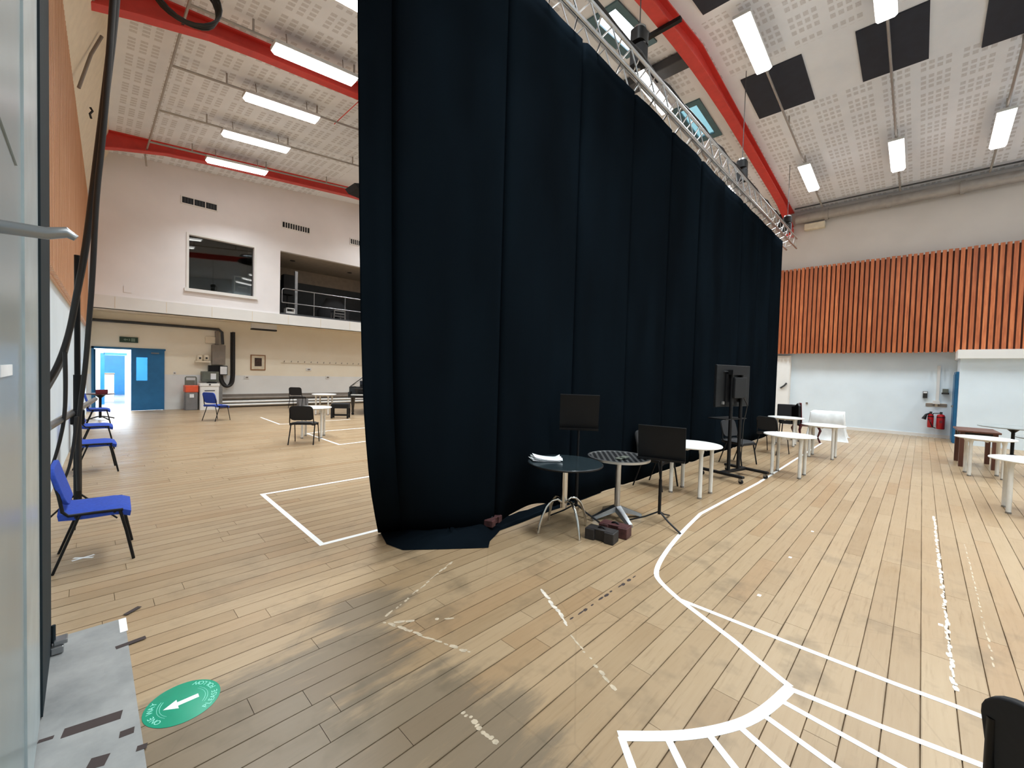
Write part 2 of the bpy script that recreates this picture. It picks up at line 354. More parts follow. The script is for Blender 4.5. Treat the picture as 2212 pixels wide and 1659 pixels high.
# white door leaf in the right wall, standing slightly proud
d3 = S('door_3', MB().bb(XB-.18, XB, 3.46, 3.95, 0, 2.52), M['white'])
MB().bb(XB-.19, XB-.18, 3.49, 3.92, .05, 2.45).build('door_panel', M['whitetop'], d3)
MB().tube([(XB-.22, 3.55, 1.52), (XB-.24, 3.62, 1.42), (XB-.22, 3.74, 1.33)], .028, 8).build('door_handle', M['darkgrey'], d3, smooth=40)
# lobby box with blue door on its side
S('wall_lobby', MB().bb(16.85, XB, YN, -.72, 0, 2.36), M['whitewall'])
S('trim_2', MB().bb(16.72, XB, YN, -.66, 2.36, 2.6), M['white'])
d2 = S('door_2', MB().bb(17.0, 18.05, -.72, -.66, 0, 2.0), M['frameblue'])
MB().bb(17.08, 17.97, -.665, -.645, .02, 1.93).build('door_leaf', M['frameblue'], d2)
MB().bb(17.14, 17.18, -.645, -.60, 1.0, 1.05).build('door_handle', M['steel'], d2)
# ---- left wall, skewed slightly, pale cedar cladding above
lw = MB(); p0, p1 = Vector((xl(-6), -6, 0)), Vector((xl(YA), YA, 0))
lw.add([(p0.x, -6, 0), (p1.x, YA, 0), (p1.x, YA, 9), (p0.x, -6, 9), (p0.x-.2, -6, 0), (p1.x-.2, YA, 0), (p1.x-.2, YA, 9), (p0.x-.2, -6, 9)], [(0, 1, 2, 3), (4, 7, 6, 5), (0, 4, 5, 1), (1, 5, 6, 2), (2, 6, 7, 3), (3, 7, 4, 0)])
S('wall_left', lw, M['whitewall'])
tl = S('trim_3', MB().add([(xl(3.6), 3.6, 2.62), (xl(YU), YU, 2.62), (xl(YU), YU, 6.4), (xl(3.6), 3.6, 6.4), (xl(3.6)+.03, 3.6, 2.62), (xl(YU)+.03, YU, 2.62), (xl(YU)+.03, YU, 6.4), (xl(3.6)+.03, 3.6, 6.4)], [(0, 1, 2, 3), (4, 7, 6, 5), (0, 4, 5, 1), (1, 5, 6, 2), (2, 6, 7, 3), (3, 7, 4, 0)]), M['slatl'])
sl = MB().bb(0, .045, -.045, .045, 0, 3.76).mesh('slat', M['slatl'])
y = 3.7
while y < YU-.06:
    inst('slat', sl, tl, (xl(y)+.03, y, 2.63)); y += .125
# cream upper band between cladding and roof (leans in to the roof edge)
cb = MB()
for (ya, yb) in ((-6, YU),):
    cb.add([(xl(ya)+.03, ya, 6.42), (xl(yb)+.03, yb, 6.42), (xl(yb)+.52, yb, 7.82), (xl(ya)+.52, ya, 7.82), (xl(ya)-.02, ya, 6.42), (xl(yb)-.02, yb, 6.42), (xl(yb)-.02, yb, 7.82), (xl(ya)-.02, ya, 7.82)], [(0, 1, 2, 3), (4, 7, 6, 5), (0, 4, 5, 1), (1, 5, 6, 2), (2, 6, 7, 3), (3, 7, 4, 0)])
S('wall_left_upper', cb, M['cream'])
S('wall_near', MB().bb(-.7, XB, YN-.2, YN, 0, 8.9), M['whitewall'])
# ---- back wall: lower wall, soffit, gallery front
DX0, DX1, DX2, DZ = at(203, 800, 1, YA).x, at(283, 800, 1, YA).x, at(355, 800, 1, YA).x, at(300, 752, 1, YA).z
S('wall_back', sheet(1, YA, YA+.25, (-.4, XB), (0, 3.2), [(DX0, DX2-.02, -.1, DZ-.06)]), M['wallA'])
S('ceiling_soffit', MB().bb(-.4, XB, YU, YA, 3.19, 3.3), M['cream'])
wx = [at(408, 560, 1, YU).x, at(549, 560, 1, YU).x, at(480, 632, 1, YU).z, at(480, 521, 1, YU).z]
gx = [at(605, 600, 1, YU).x, 10.6, at(605, 678, 1, YU).z, at(605, 541, 1, YU).z]
S('wall_gallery', sheet(1, YU, YU+.18, (-.4, XB), (3.19, 8.9), [tuple(wx), tuple(gx)]), M['upper'])
fz = [at(500, 690.5, 1, YU).z, at(500, 667, 1, YU).z]
S('trim_4', MB().bb(-.4, XB, YU-.05, YU, fz[0], fz[1]), M['white'])
x = .6
for i in range(8): S('trim_5' if i == 0 else 'trim_5.%03d' % i, MB().bb(x, x+.012, YU-.056, YU-.05, fz[0]+.02, fz[1]-.02), M['cream']); x += 1.2
# control window
w1 = S('window_1', MB().bb(wx[0]-.07, wx[1]+.07, YU-.03, YU, wx[3], wx[3]+.06).bb(wx[0]-.07, wx[0], YU-.03, YU, wx[2], wx[3]).bb(wx[1], wx[1]+.06, YU-.03, YU, wx[2], wx[3]), M['white'])
MB().bb(wx[0]-.12, wx[1]+.1, YU-.08, YU, wx[2]-.1, wx[2]).build('window_sill', M['white'], w1)
MB().bb(wx[0], wx[1], YU+.13, YU+.14, wx[2], wx[3]).build('pane', M['winglass'], w1)
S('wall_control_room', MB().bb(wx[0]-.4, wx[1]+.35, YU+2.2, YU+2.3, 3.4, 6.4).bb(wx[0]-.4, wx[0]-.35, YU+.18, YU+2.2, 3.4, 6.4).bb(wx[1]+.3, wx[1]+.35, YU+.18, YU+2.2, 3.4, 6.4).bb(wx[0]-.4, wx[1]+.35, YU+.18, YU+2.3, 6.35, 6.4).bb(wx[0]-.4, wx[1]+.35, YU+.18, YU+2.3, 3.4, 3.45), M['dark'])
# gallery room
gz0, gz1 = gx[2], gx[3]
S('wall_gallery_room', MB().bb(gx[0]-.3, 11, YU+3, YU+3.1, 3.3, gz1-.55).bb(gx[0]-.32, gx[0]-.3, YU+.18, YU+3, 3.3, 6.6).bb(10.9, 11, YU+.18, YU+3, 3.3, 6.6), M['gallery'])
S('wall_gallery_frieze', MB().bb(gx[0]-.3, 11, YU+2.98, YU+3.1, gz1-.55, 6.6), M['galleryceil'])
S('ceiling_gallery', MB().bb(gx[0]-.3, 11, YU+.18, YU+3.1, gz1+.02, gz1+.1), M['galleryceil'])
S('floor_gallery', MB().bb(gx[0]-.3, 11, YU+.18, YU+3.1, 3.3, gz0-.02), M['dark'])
# ---- roof: perforated ceiling with skylight holes
sky = [(6.72, 8.28, 4.2, 4.9), (10.58, 12.25, 4.2, 4.9)]
gl = [(6.86, 8.12, 4.33, 4.75), (10.74, 12.06, 4.33, 4.75)]
def roof_sheet(name, x0, x1, hole):
    mb = sheet(2, 0, .03, (x0, x1), (YN, YU+.1), [hole])
    mb.v = [(x, y, z+zc(x)) for x, y, z in mb.v]
    return S(name, mb, M['ceil'])
roof_sheet('ceiling', -.8, XR, gl[0]); roof_sheet('ceiling.001', XR, XB+.05, gl[1])
sky_lab = ('bright white roof light beside the curtain truss, nearer of the two', 'bluish roof light beyond the first, further down the truss')
for i in (0, 1):
    a, b = sky[i], gl[i]; t = thing('skylight', sky_lab[i], 'skylight', ((a[0]+a[1])/2, (a[2]+a[3])/2, zc((a[0]+a[1])/2)), 0, 'roof lights')
    sg = 1 if i == 0 else -1; ox, oy, oz = t.location
    def sk(mb): mb.v = [(x-ox, y-oy, z+zc(x)-oz) for x, y, z in mb.v]; return mb
    sk(sheet(2, -.035, 0, (a[0], a[1]), (a[2], a[3]), [b])).build('frame', M['skyframe'], t)
    sk(sheet(2, -.012, -.004, (b[0], b[1]), (b[2], b[3]), [])).build('pane', M['skyglass' if i == 0 else 'skyglass2'], t)
bp_ = [(10.56, 12.15, 2.1, 3.27, 'dark blind panel on the roof slope nearest the red beam'), (10.58, 12.15, .18, 1.22, 'dark blind panel on the roof slope, middle of the three'), (10.6, 12.4, -1.75, -.56, 'dark blind panel on the roof slope at the photo\'s right edge'),
       (6.7, 8.25, 2.1, 3.27, 'dark blind panel before the ridge, clipped by the top of the photo')]
for (x0, x1, y0, y1, lb) in bp_:
    mb = sheet(2, -.03, 0, (x0, x1), (y0, y1), []); mb.v = [(x, y, z+zc(x)) for x, y, z in mb.v]
    o = mb.build('roof_panel', M['blackpanel']); tag(o, lb, 'panel', 'blacked-out roof panels')
# ---- red portal beams
def beam(yb, lab):
    t = thing('roof_beam', lab, 'beam', (0, yb, 0), 0, 'red portal beams')
    prof = [(.05, 7.22), (.6, 7.38), (1.6, 7.62), (2.4, 7.72), (7.0, 8.14), (8.2, 8.2), (XR, 8.22)]
    bot = prof + [(XB-x, z) for x, z in reversed(prof[:-1])]
    top = [(x, zc(x)) for x, z in bot]
    def strip(lo, hi, w, name, z0=0, x0=None):
        mb = MB(); vs = []; n = len(lo)
        for x, z in lo: vs += [(x, -w/2, z), (x, w/2, z)]
        for x, z in hi: vs += [(x, -w/2, z), (x, w/2, z)]
        fs = []
        for i in range(n-1):
            a, b = 2*i, 2*i+2; c, d = 2*n+2*i, 2*n+2*i+2
            fs += [(a, a+1, b+1, b), (c, d, d+1, c+1), (a, b, d, c), (a+1, c+1, d+1, b+1)]
        fs += [(0, 2*n, 2*n+1, 1), (2*n-2, 2*n-1, 4*n-1, 4*n-2)]
        return mb.add(vs, fs).build(name, M['red'], t)
    strip([(x, z+.02) for x, z in bot], top, .02, 'web'); strip(bot, [(x, z+.025) for x, z in bot], .22, 'bottom_flange')
    strip([(x, z-.03) for x, z in top], top, .22, 'top_flange')
    return t
beam(3.7, 'red steel roof beam running right of the black curtain'); beam(9.6, 'red steel roof beam at upper left, nearer of the two'); beam(15.85, 'red steel roof beam at upper left, next to the gallery wall')
# beam crosspiece clamp on the right beam
tag(MB().bb(7.5, 7.58, 3.38, 4.02, 8.08, 8.15).build('beam_clamp', M['blackmetal']), 'dark bar clamped crosswise under the right red beam near the ridge', 'clamp')
# ---- ridge duct, eaves duct, cable tray
tag(MB().bb(8.92, 9.28, 3.9, 17.2, 8.42, 8.62).build('ridge_duct', M['darkgrey'], bevel=.02), 'dark grey duct along the ridge between the two roof lights', 'duct')
t = thing('eaves_duct', 'long grey round duct along the top of the right wall', 'duct', (XB-.22, 0, 7.42))
MB().tube([(0, YN+.1, 0), (0, 3.5, 0)], .16, 14).build('pipe', M['tile'], t, smooth=40)
for y in (2.6, 1.0, -.6, -2.2): MB().tube([(0, y-.05, 0), (0, y+.05, 0)], .19, 14).build('collar', M['tile'], t, smooth=40)
tag(MB().tube([(XB-.5, YN+.1, 7.72), (XB-.5, 3.5, 7.72)], .025, 6).build('eaves_conduit', M['darkgrey']), 'thin dark conduit above the grey eaves duct', 'conduit')
# ================================================================== LIGHT FITTINGS
def make_light():
    t = thing('ceiling_light', 'x', 'ceiling light', (0, 0, 0), 0, 'fluorescent roof fittings')
    L, w = 1.62, .32
    MB().prism([(-L/2, -w/2), (L/2, -w/2), (L/2, w/2), (-L/2, w/2)], 0, .07).build('housing', M['housing'], t, bevel=.012)
    mb = MB(); a, b = w/2-.01, w/2-.045; la, lb2 = L/2-.01, L/2-.05
    mb.add([(-la, -a, 0), (la, -a, 0), (la, a, 0), (-la, a, 0), (-lb2, -b, -.07), (lb2, -b, -.07), (lb2, b, -.07), (-lb2, b, -.07)], [(4, 7, 6, 5), (0, 4, 5, 1), (1, 5, 6, 2), (2, 6, 7, 3), (3, 7, 4, 0)])
    d = mb.build('diffuser', M['lampside'], t); d.data.materials.append(M['lamp'])
    for p in d.data.polygons: p.material_index = 1 if abs(p.normal.z) > .9 else 0
    for x in (-.55, .55): MB().tube([(x, 0, .07), (x, 0, .33)], .010, 6).build('hanger', M['tile'], t)
    al = bpy.data.lights.new('tube_light', 'AREA'); al.shape = 'RECTANGLE'; al.size = 1.5; al.size_y = .18; al.energy = LAMP_W; al.spread = R_(120); al.color = (.88, .96, 1.0)
    lo = bpy.data.objects.new('tube_light', al); COL.objects.link(lo); lo.parent = t; lo.location = (0, 0, -.074)
    return t
rows = [15.3, 13.23, 11.07, 9.0, 6.97, 4.8, 2.68, .73, -1.1, -3.1, -5.1]
cols = [3.28, 9.33, 15.2]
seen = {(3.28, 15.3): 'lit strip light left of the curtain, furthest back beside the gallery wall', (3.28, 13.23): 'lit strip light left of the curtain, second from the gallery wall', (3.28, 11.07): 'lit strip light left of the curtain, third from the gallery wall',
        (3.28, 9.0): 'longest looking lit strip light left of the curtain, in front of the nearer red beam', (3.28, 6.97): 'lit strip light just cut by the top edge beside the curtain',
        (9.33, 4.8): 'glaring strip light shining through the curtain truss', (9.33, 2.68): 'large glaring light panel right of the red beam beside the dark panel', (9.33, .73): 'glaring light at the top edge over the middle dark panel',
        (15.2, 2.68): 'small lit fitting by the right wall, closest to the red beam', (15.2, .73): 'small lit fitting by the right wall, middle of the row', (15.2, -1.1): 'small lit fitting by the right wall, at the photo\'s right edge'}
proto = make_light(); first = True
for x in cols:
    for y in rows:
        o = proto if first else copy_tree(proto); first = False
        sl_ = .1 if x < XR else -.1
        o.location = (x, y, zc(x)-.34); o.rotation_euler = (0, -math.atan(sl_), 0)
        o['label'] = seen.get((x, y), 'fluorescent roof fitting of the hall, out of the photograph\'s view')
        if (x, y) not in seen: o['group'] = 'roof fittings out of view'
# conduits carrying the lights (along the slope) and trunk conduits (along the hall)
for i, y in enumerate(rows[:9]):
    for side in (0, 1):
        if side == 0 and y < 5: continue
        if side == 1 and y > 5: continue
        xs = [1.2 + k*(XR-.3-1.2)/8 for k in range(9)] if side == 0 else [XR+.3 + k*(XB-.6-XR-.3)/8 for k in range(9)]
        nm = ['light conduit in the row', '']
        t = thing('light_conduit', 'grey conduit %s, along the %s row of strip lights' % ('left of the curtain' if side == 0 else 'on the right roof slope', {0: 'furthest back', 1: 'second from back', 2: 'third from back', 3: 'fourth from back', 4: 'nearest left hand', 5: 'curtain side', 6: 'red beam side', 7: 'middle', 8: 'outer right'}[i]), 'conduit', (0, 0, 0), 0, 'lighting conduits')
        MB().tube([(x, y, zc(x)-.24) for x in xs], .025, 6).build('pipe', M['tile'], t, smooth=60)
        for x in xs[1::2]: MB().box((x, y, zc(x)-.12), (.03, .03, .23)).build('saddle', M['tile'], t)
tag(MB().tube([(1.2, 8.0, zc(1.2)-.27), (1.2, 16.3, zc(1.2)-.27), (1.25, 16.5, zc(1.2)-.5)], .022, 6).build('trunk_conduit', M['tile']), 'thin pale pipe crossing the left roof along the conduit ends', 'conduit')
# ================================================================== CURTAIN + TRUSS
YC = 3.12; ZT = 5.72
cur = thing('stage_curtain', 'tall black stage curtain hanging from the truss across the hall', 'curtain', (0, 0, 0))
seams = [1.72 + 1.28*k for k in range(11)]; seams[-1] = 14.45
EDGE = []                                     # loose end of the cloth: height -> point, it trails back towards the floor
for (ex, ey) in ((820, 1150), (812, 1110), (804, 1060), (798, 1000), (792, 920), (788, 850), (784, 700), (781, 500), (779, 250), (777, 0), (777, -900)):
    q = None; Yq = 3.14
    for _ in range(12): q = at(ex, ey, 1, Yq); Yq = 3.14 + .66*max(0.0, 1-max(q.z, 0)/1.2)**2
    EDGE.append(q)
def foot(X, z):
    t = min(1.0, max(0.0, 1-(X-1.44)/1.4))
    e = EDGE[0]
    for p, q in zip(EDGE, EDGE[1:]):
        if p.z <= z <= q.z: e = p.lerp(q, (z-p.z)/max(1e-6, q.z-p.z)); break
    else: e = EDGE[-1] if z > EDGE[-1].z else EDGE[0]
    return Vector(((e.x-1.44)*t, (e.y-YC)*t**1.5, 0))
for i in range(-1, 10):
    x0, x1 = (1.44, 1.80) if i < 0 else (seams[i], seams[i+1]+.012)
    ph = random.uniform(0, 6); amp = random.uniform(.006, .010)
    zb = .015 if i != 1 else .05
    def fn(u, v, x0=x0, x1=x1, ph=ph, amp=amp, i=i):
        z = zb_(u, i) + (ZT - zb_(u, i))*v; X = x0+(x1-x0)*u
        e = min(u, 1-u); curl = .045*math.exp(-(e*(x1-x0)/.03)**2)
        low = 1+.8*(1-v)
        Y = YC + curl + amp*low*math.sin(u*math.pi*2+ph) + .0018*low*math.sin(u*19+ph*2+v*2)
        if i < 0: Y = YC + .03 + .006*math.sin(u*9+v)
        f = foot(X, z); return (X+f.x, Y+f.y, z)
    def zb_(u, i):
        if i == 1: return .015 + (.135*math.sin(u/.74*math.pi)**.6 if u < .74 else 0)
        if i == 2: return .012 + .02*max(0, 1-u*2.5)
        return .012
    o = MB().grid(fn, 26, 22).build('drape', M['curtain'], cur, smooth=60)
    s = o.modifiers.new('thick', 'SOLIDIFY'); s.thickness = .008; s.offset = 0
# cloth gathered on the floor at the loose end, then a flat skirt
def cloth_pad(outline, h, name, seed, inner=.55):
    rnd = random.Random(seed); c = Vector((0, 0, 0))
    for p in outline: c += p
    c /= len(outline); mb = MB(); n = len(outline); rings = 6
    for r in range(rings):
        t = r/(rings-1)
        for k, p in enumerate(outline):
            q = p.lerp(c, t*.96); z = h*(math.sin(min(1, t/inner)*math.pi/2)) + (rnd.uniform(-.02, .025)*min(1, h/.08) if r else 0) + (.004 if r == 0 else 0)
            mb.v.append((q.x, q.y, max(.004, z)))
    mb.v.append((c.x, c.y, h)); m = len(mb.v)-1
    for r in range(rings-1):
        for k in range(n):
            l = (k+1) % n; mb.f.append((r*n+k, r*n+l, (r+1)*n+l, (r+1)*n+k))
    for k in range(n): mb.f.append(((rings-1)*n+k, (rings-1)*n+(k+1) % n, m))
    return mb.build(name, M['curtain'], cur, smooth=180)
def refine(pts, n=4): 
    out = []
    for i in range(len(pts)):
        a, b = pts[i], pts[(i+1) % len(pts)]
        for k in range(n): out.append(a.lerp(b, k/n))
    return out
pool = [fl(*p) for p in ((822, 1152), (835, 1176), (870, 1189), (960, 1187), (1055, 1184), (1058, 1170), (1072, 1156), (1082, 1144))] + [Vector((3.05, 3.2, 0)), Vector((2.5, 3.35, 0)), Vector((2.25, 3.75, 0))]
cloth_pad(refine(pool, 3), .085, 'gathered_hem', 3)
skirt = [fl(*p) for p in ((1076, 1148), (1130, 1128), (1185, 1106), (1230, 1091), (1300, 1064))] + [Vector((5.0, 3.17, 0)), Vector((4.2, 3.28, 0)), Vector((3.6, 3.3, 0)), Vector((3.05, 3.3, 0))]
cloth_pad(refine(skirt, 3), .03, 'floor_skirt', 5, .3)
# truss: two chords each side with zig-zag bracing
tr = thing('lighting_truss', 'aluminium lattice truss carrying the black curtain', 'truss', (1.0, 2.97, 5.74))
TL = 14.5; tz = .3; ty = .26
for (yy, zz) in ((0, 0), (ty, 0), (0, tz), (ty, tz)): MB().tube([(0, yy, zz), (TL, yy, zz)], .025, 8).build('chord', M['alu'], tr, smooth=40)
bm1 = MB().tube([(0, 0, .01), (.24, 0, tz-.01)], .011, 6).mesh('brace', M['alu'], 40); bm2 = MB().tube([(0, 0, tz-.01), (.24, 0, .01)], .011, 6).mesh('brace', M['alu'], 40)
bm3 = MB().tube([(0, 0, 0), (0.24, ty, 0)], .011, 6).mesh('brace', M['alu'], 40)
for i in range(60):
    inst('brace', (bm1, bm2)[i % 2], tr, (.05+i*.24, 0, 0)); inst('brace', (bm2, bm1)[i % 2], tr, (.05+i*.24, ty, 0))
    if i % 2 == 0: inst('brace', bm3, tr, (.05+i*.24, 0, 0)); inst('brace', bm3, tr, (.05+i*.24, 0, tz))
# black feed cable lying along the truss top
cb_ = [(1.2+i*.3, 2.985+.015*math.sin(i*1.7), 6.115+.015*math.sin(i*2.3)+.01*math.sin(i*.7)) for i in range(45)]
tag(MB().tube(cb_, .022, 6).build('truss_cable', M['cableb'], smooth=60), 'black power cable lying along the top of the truss', 'cable')
# chain hoists
def hoist(px, py, lab, s=1.0):
    p = at(px, py, 1, 3.1); t = thing('chain_hoist', lab, 'hoist', (p.x, 3.1, 6.09), 0, 'chain hoists on the truss')
    top = zc(p.x)-6.09
    MB().prism(rrect(.2, .22, .06), 0, .36*s).build('chain_bag', M['blackfab'], t, smooth=30)
    MB().prism(rrect(.26, .2, .07), .42*s, .66*s).build('motor', M['blackmetal'], t, smooth=30)
    MB().lathe([(.05, .66*s), (.10, .68*s), (.09, .74*s), (.03, .77*s)], n=12).build('end_cap', M['steel'], t, smooth=40)
    MB().tube([(0, -.05, .36*s), (0, -.05, .42*s)], .05, 8).build('chain_guide', M['steel'], t)
    MB().tube([(.14, 0, .6*s), (.2, .03, .5*s), (.2, .02, .3*s), (.12, 0, .1)], .012, 6).build('power_lead', M['cableb'], t, smooth=60)
    MB().tube([(0, 0, .76*s), (0, 0, top)], .008, 6).build('chain', M['darkgrey'], t)
    MB().tube([(0, 0, -.05), (0, 0, .02)], .03, 8).build('hook', M['steel'], t)
hoist(1380, 118, 'black chain hoist on the truss in front of the bright roof light', .72); hoist(1602, 385, 'black chain hoist halfway along the curtain truss', .66); hoist(1700, 498, 'black chain hoist at the far end of the truss', .66)
# ================================================================== FLOOR MARKINGS
def ribbon(pts, w, name, m, z=.0012, lab=None, cat='floor tape', group=None, closed=False):
    P = [Vector((p[0], p[1], 0)) for p in pts]; mb = MB(); n = len(P); L = []
    for i in range(n):
        a = P[i-1] if i else P[i]; b = P[i+1] if i < n-1 else P[i]
        if 0 < i < n-1:
            t1 = (P[i]-P[i-1]).normalized(); t = (t1+(P[i+1]-P[i]).normalized()).normalized(); nn = Vector((-t.y, t.x, 0))/max(.35, t1.dot(t))
        else: t = (b-a).normalized(); nn = Vector((-t.y, t.x, 0))
        ww = w[i] if isinstance(w, list) else w
        L += [P[i]+nn*ww/2, P[i]-nn*ww/2]
    for zz in (.0004, z):
        mb.v += [(v.x, v.y, zz) for v in L]
    for i in range(n-1):
        a = 2*i; mb.f += [(a, a+1, a+3, a+2), (2*n+a, 2*n+a+2, 2*n+a+3, 2*n+a+1), (a, a+2, 2*n+a+2, 2*n+a), (a+1, 2*n+a+1, 2*n+a+3, a+3)]
    mb.f += [(0, 2*n, 2*n+1, 1), (2*n-2, 2*n-1, 4*n-1, 4*n-2)]
    return tag(mb.build(name, m), lab, cat, group)
def px(*l): return [fl(*p) for p in l]
def smooth(pts, it=2):
    for _ in range(it):
        q = [pts[0]]
        for a, b in zip(pts, pts[1:]): q += [a.lerp(b, .25), a.lerp(b, .75)]
        pts = q+[pts[-1]]
    return pts
ribbon([fl(820, 1144), fl(695, 1176), fl(567, 1068), fl(800, 1029)], .05, 'floor_tape', M['tape'], lab='white tape corner box on the floor left of the curtain, largest and nearest')
ribbon(px((790, 953.5), (733, 960.5), (663.5, 936.5), (706, 931), (790, 924)), .05, 'floor_tape', M['tape'], lab='white tape corner box beneath the nearer left white table')
ribbon(px((563, 901.5), (604, 916.5), (640, 915)), .05, 'floor_tape', M['tape'], lab='short bent white tape corner left of the nearer black chair')
ribbon(px((700, 909), (757, 906)), .05, 'floor_tape', M['tape'], lab='short straight white tape strip in front of the piano stool')
cv = smooth(px((1513, 1110), (1470, 1152), (1432, 1200), (1414, 1238), (1428, 1260), (1466, 1294)), 2)
main = px((1912, 953), (1800, 985), (1735, 1003), (1640, 1043)) 
ribbon([Vector((13.6, 1.83, 0)), Vector((10, 1.81, 0)), Vector((7.47, 1.79, 0))] + cv + px((1580, 1380), (1690, 1470), (1708, 1484)), .04, 'floor_tape', M['tape'], lab='long white tape line along the tables that bends back towards the door')
ribbon(px((1470, 1296), (1700, 1387), (1930, 1476), (2060, 1524)) + [fl(2128, 1551), fl(2300, 1618)], .038, 'floor_tape', M['tape'], z=.0016, lab='straight white tape branching to the right past the chair, upper of the pair')
ribbon(px((1706, 1488), (1900, 1568), (2118, 1652)) + [fl(2300, 1722)], .038, 'floor_tape', M['tape'], lab='straight white tape running right from the top of the tape arc')
ac = smooth(px((1709, 1484), (1668, 1524), (1620, 1557), (1560, 1576), (1490, 1588), (1430, 1591), (1336, 1590)), 2)
ribbon(ac, .055, 'floor_tape', M['tape'], z=.002, lab='broad curved white tape arc at the bottom of the photo')
ray_lab = ('first from the left', 'second', 'third', 'fourth', 'fifth', 'sixth')
for i, (a, b) in enumerate((((1342, 1592), (1372, 1675)), ((1442, 1594), (1482, 1675)), ((1529, 1584), (1600, 1675)), ((1594, 1567), (1716, 1675)), ((1645, 1542), (1830, 1675)), ((1684, 1512), (1960, 1665)))):
    pa, pb = fl(*a), fl(*b); ribbon([pa, pa+(pb-pa)*1.6], .034, 'floor_tape', M['tape'], z=.0014, lab='white tape stripe hanging below the broad arc, %s' % ray_lab[i], group='stripes under the tape arc')
# worn tape remains: ragged flecks in a line
def residue(p0, p1, w, n, name, m, lab, seed, fill=.6, cat='floor mark'):
    rnd = random.Random(seed); a, b = Vector((p0[0], p0[1], 0)), Vector((p1[0], p1[1], 0)); d = (b-a); L = d.length; t = d.normalized(); nn = Vector((-t.y, t.x, 0)); mb = MB()
    for i in range(n):
        s = (i+rnd.random()*.5)/n*L; l = L/n*fill*rnd.uniform(.4, 1.5); ww = w*rnd.uniform(.35, 1); o = nn*rnd.uniform(-.25, .25)*w
        c = a+t*s+o; q = [c-nn*ww*.5*rnd.uniform(.5, 1), c+t*l*.5-nn*ww*.5, c+t*l-nn*ww*.2, c+t*l*.9+nn*ww*.4, c+t*l*.4+nn*ww*.5, c+nn*ww*.2]
        mb.prism([(v.x, v.y) for v in q], .0003, .0008+i*.000008)
    return tag(mb.build(name, m), lab, cat, kind='stuff')
residue((7.4, -.17), (3.3, -.19), .03, 90, 'tape_residue', M['residuew'], 'long ragged line of old white tape on the right floor', 1, 1.3)
residue((6.4, -.38), (3.7, -.37), .016, 30, 'tape_residue', M['residue'], 'fainter broken line of old white tape right of the long one', 2, .6)
residue(fl(985, 1335), fl(840, 1345), .03, 4, 'tape_residue', M['residue'], 'faint pale tape smear across the grey worn patch', 3)
residue(fl(828, 1343), fl(1020, 1412), .03, 20, 'tape_residue', M['residue'], 'pale rubbed tape diagonal over the worn patch', 4, 1.2)
residue(fl(830, 1335), fl(975, 1215), .022, 18, 'tape_residue', M['residue'], 'pale rubbed tape line rising towards the curtain', 5, 1.1)
residue(fl(1168, 1270), fl(1225, 1350), .035, 12, 'tape_residue', M['residuew'], 'short thick pale tape mark by the black dashes', 6, 1.3)
residue(fl(1000, 1535), fl(1070, 1605), .032, 10, 'tape_residue', M['residue'], 'pale tape mark left of the tape arc', 7, 1.2)
residue(fl(1230, 1370), fl(1330, 1490), .03, 9, 'tape_residue', M['residue'], 'loose pale tape specks above the tape arc', 8, .7)
residue((2.25, 1.615), (3.2, 1.625), .03, 11, 'dark_floor_dashes', M['blacktape'], 'row of dark dashes left of the white tape bend', 9, .6)
# exit-route floor sticker
sc_ = fl(395, 1517); st = thing('floor_sticker', 'round green arrow sticker on the floor beside the grey threshold', 'sticker', (sc_.x, sc_.y, 0), 0)
MB().lathe([(.148, .0004), (.15, .0014), (.148, .0022)], n=48).build('disc', M['green'], st, smooth=30)
ang = math.atan2((fl(363, 1528)-fl(428, 1500)).y, (fl(363, 1528)-fl(428, 1500)).x)
Ma = Matrix.Rotation(ang, 4, 'Z')
MB().prism([(.075, 0), (.02, .035), (.02, .014), (-.062, .014), (-.062, -.014), (.02, -.014), (.02, -.035)], .0022, .0030, Ma).build('arrow', M['whitep'], st)
for r in (.088, .098):
    for a0 in (-40, 140): MB().tube([(r*math.cos(R_(a)+ang), r*math.sin(R_(a)+ang), .0024) for a in range(a0, a0+81, 8)], .0012, 4).build('ring', M['mint'], st)
def letters(txt, size, parent, m, place):
    for i, ch in enumerate(txt):
        if ch == ' ': continue
        cu = bpy.data.curves.new('letter', 'FONT'); cu.body = ch; cu.size = size; cu.align_x = 'CENTER'; cu.extrude = .0004
        to = bpy.data.objects.new('letter', cu); COL.objects.link(to); dg = bpy.context.evaluated_depsgraph_get()
        me = bpy.data.meshes.new_from_object(to.evaluated_get(dg)); bpy.data.objects.remove(to); me.materials.clear(); me.materials.append(m)
        o = bpy.data.objects.new('letter', me); COL.objects.link(o); o.parent = parent; o.matrix_local = place(i)
def arctext(txt, r, mid, step, flip):
    n = len(txt)
    def place(i):
        k = (i-(n-1)/2)*step; a = mid - k if not flip else mid + k
        A = R_(a)+ang; rot = A-math.pi/2 if not flip else A+math.pi/2
        return Matrix.Translation((r*math.cos(A), r*math.sin(A), .0026)) @ Matrix.Rotation(rot, 4, 'Z')
    letters(txt, .034, st, M['mint'], place)
arctext('ONE WAY', .112, 0, 11.5, False); arctext('PLEASE FOLLOW', .136, 180, 9.2, True)
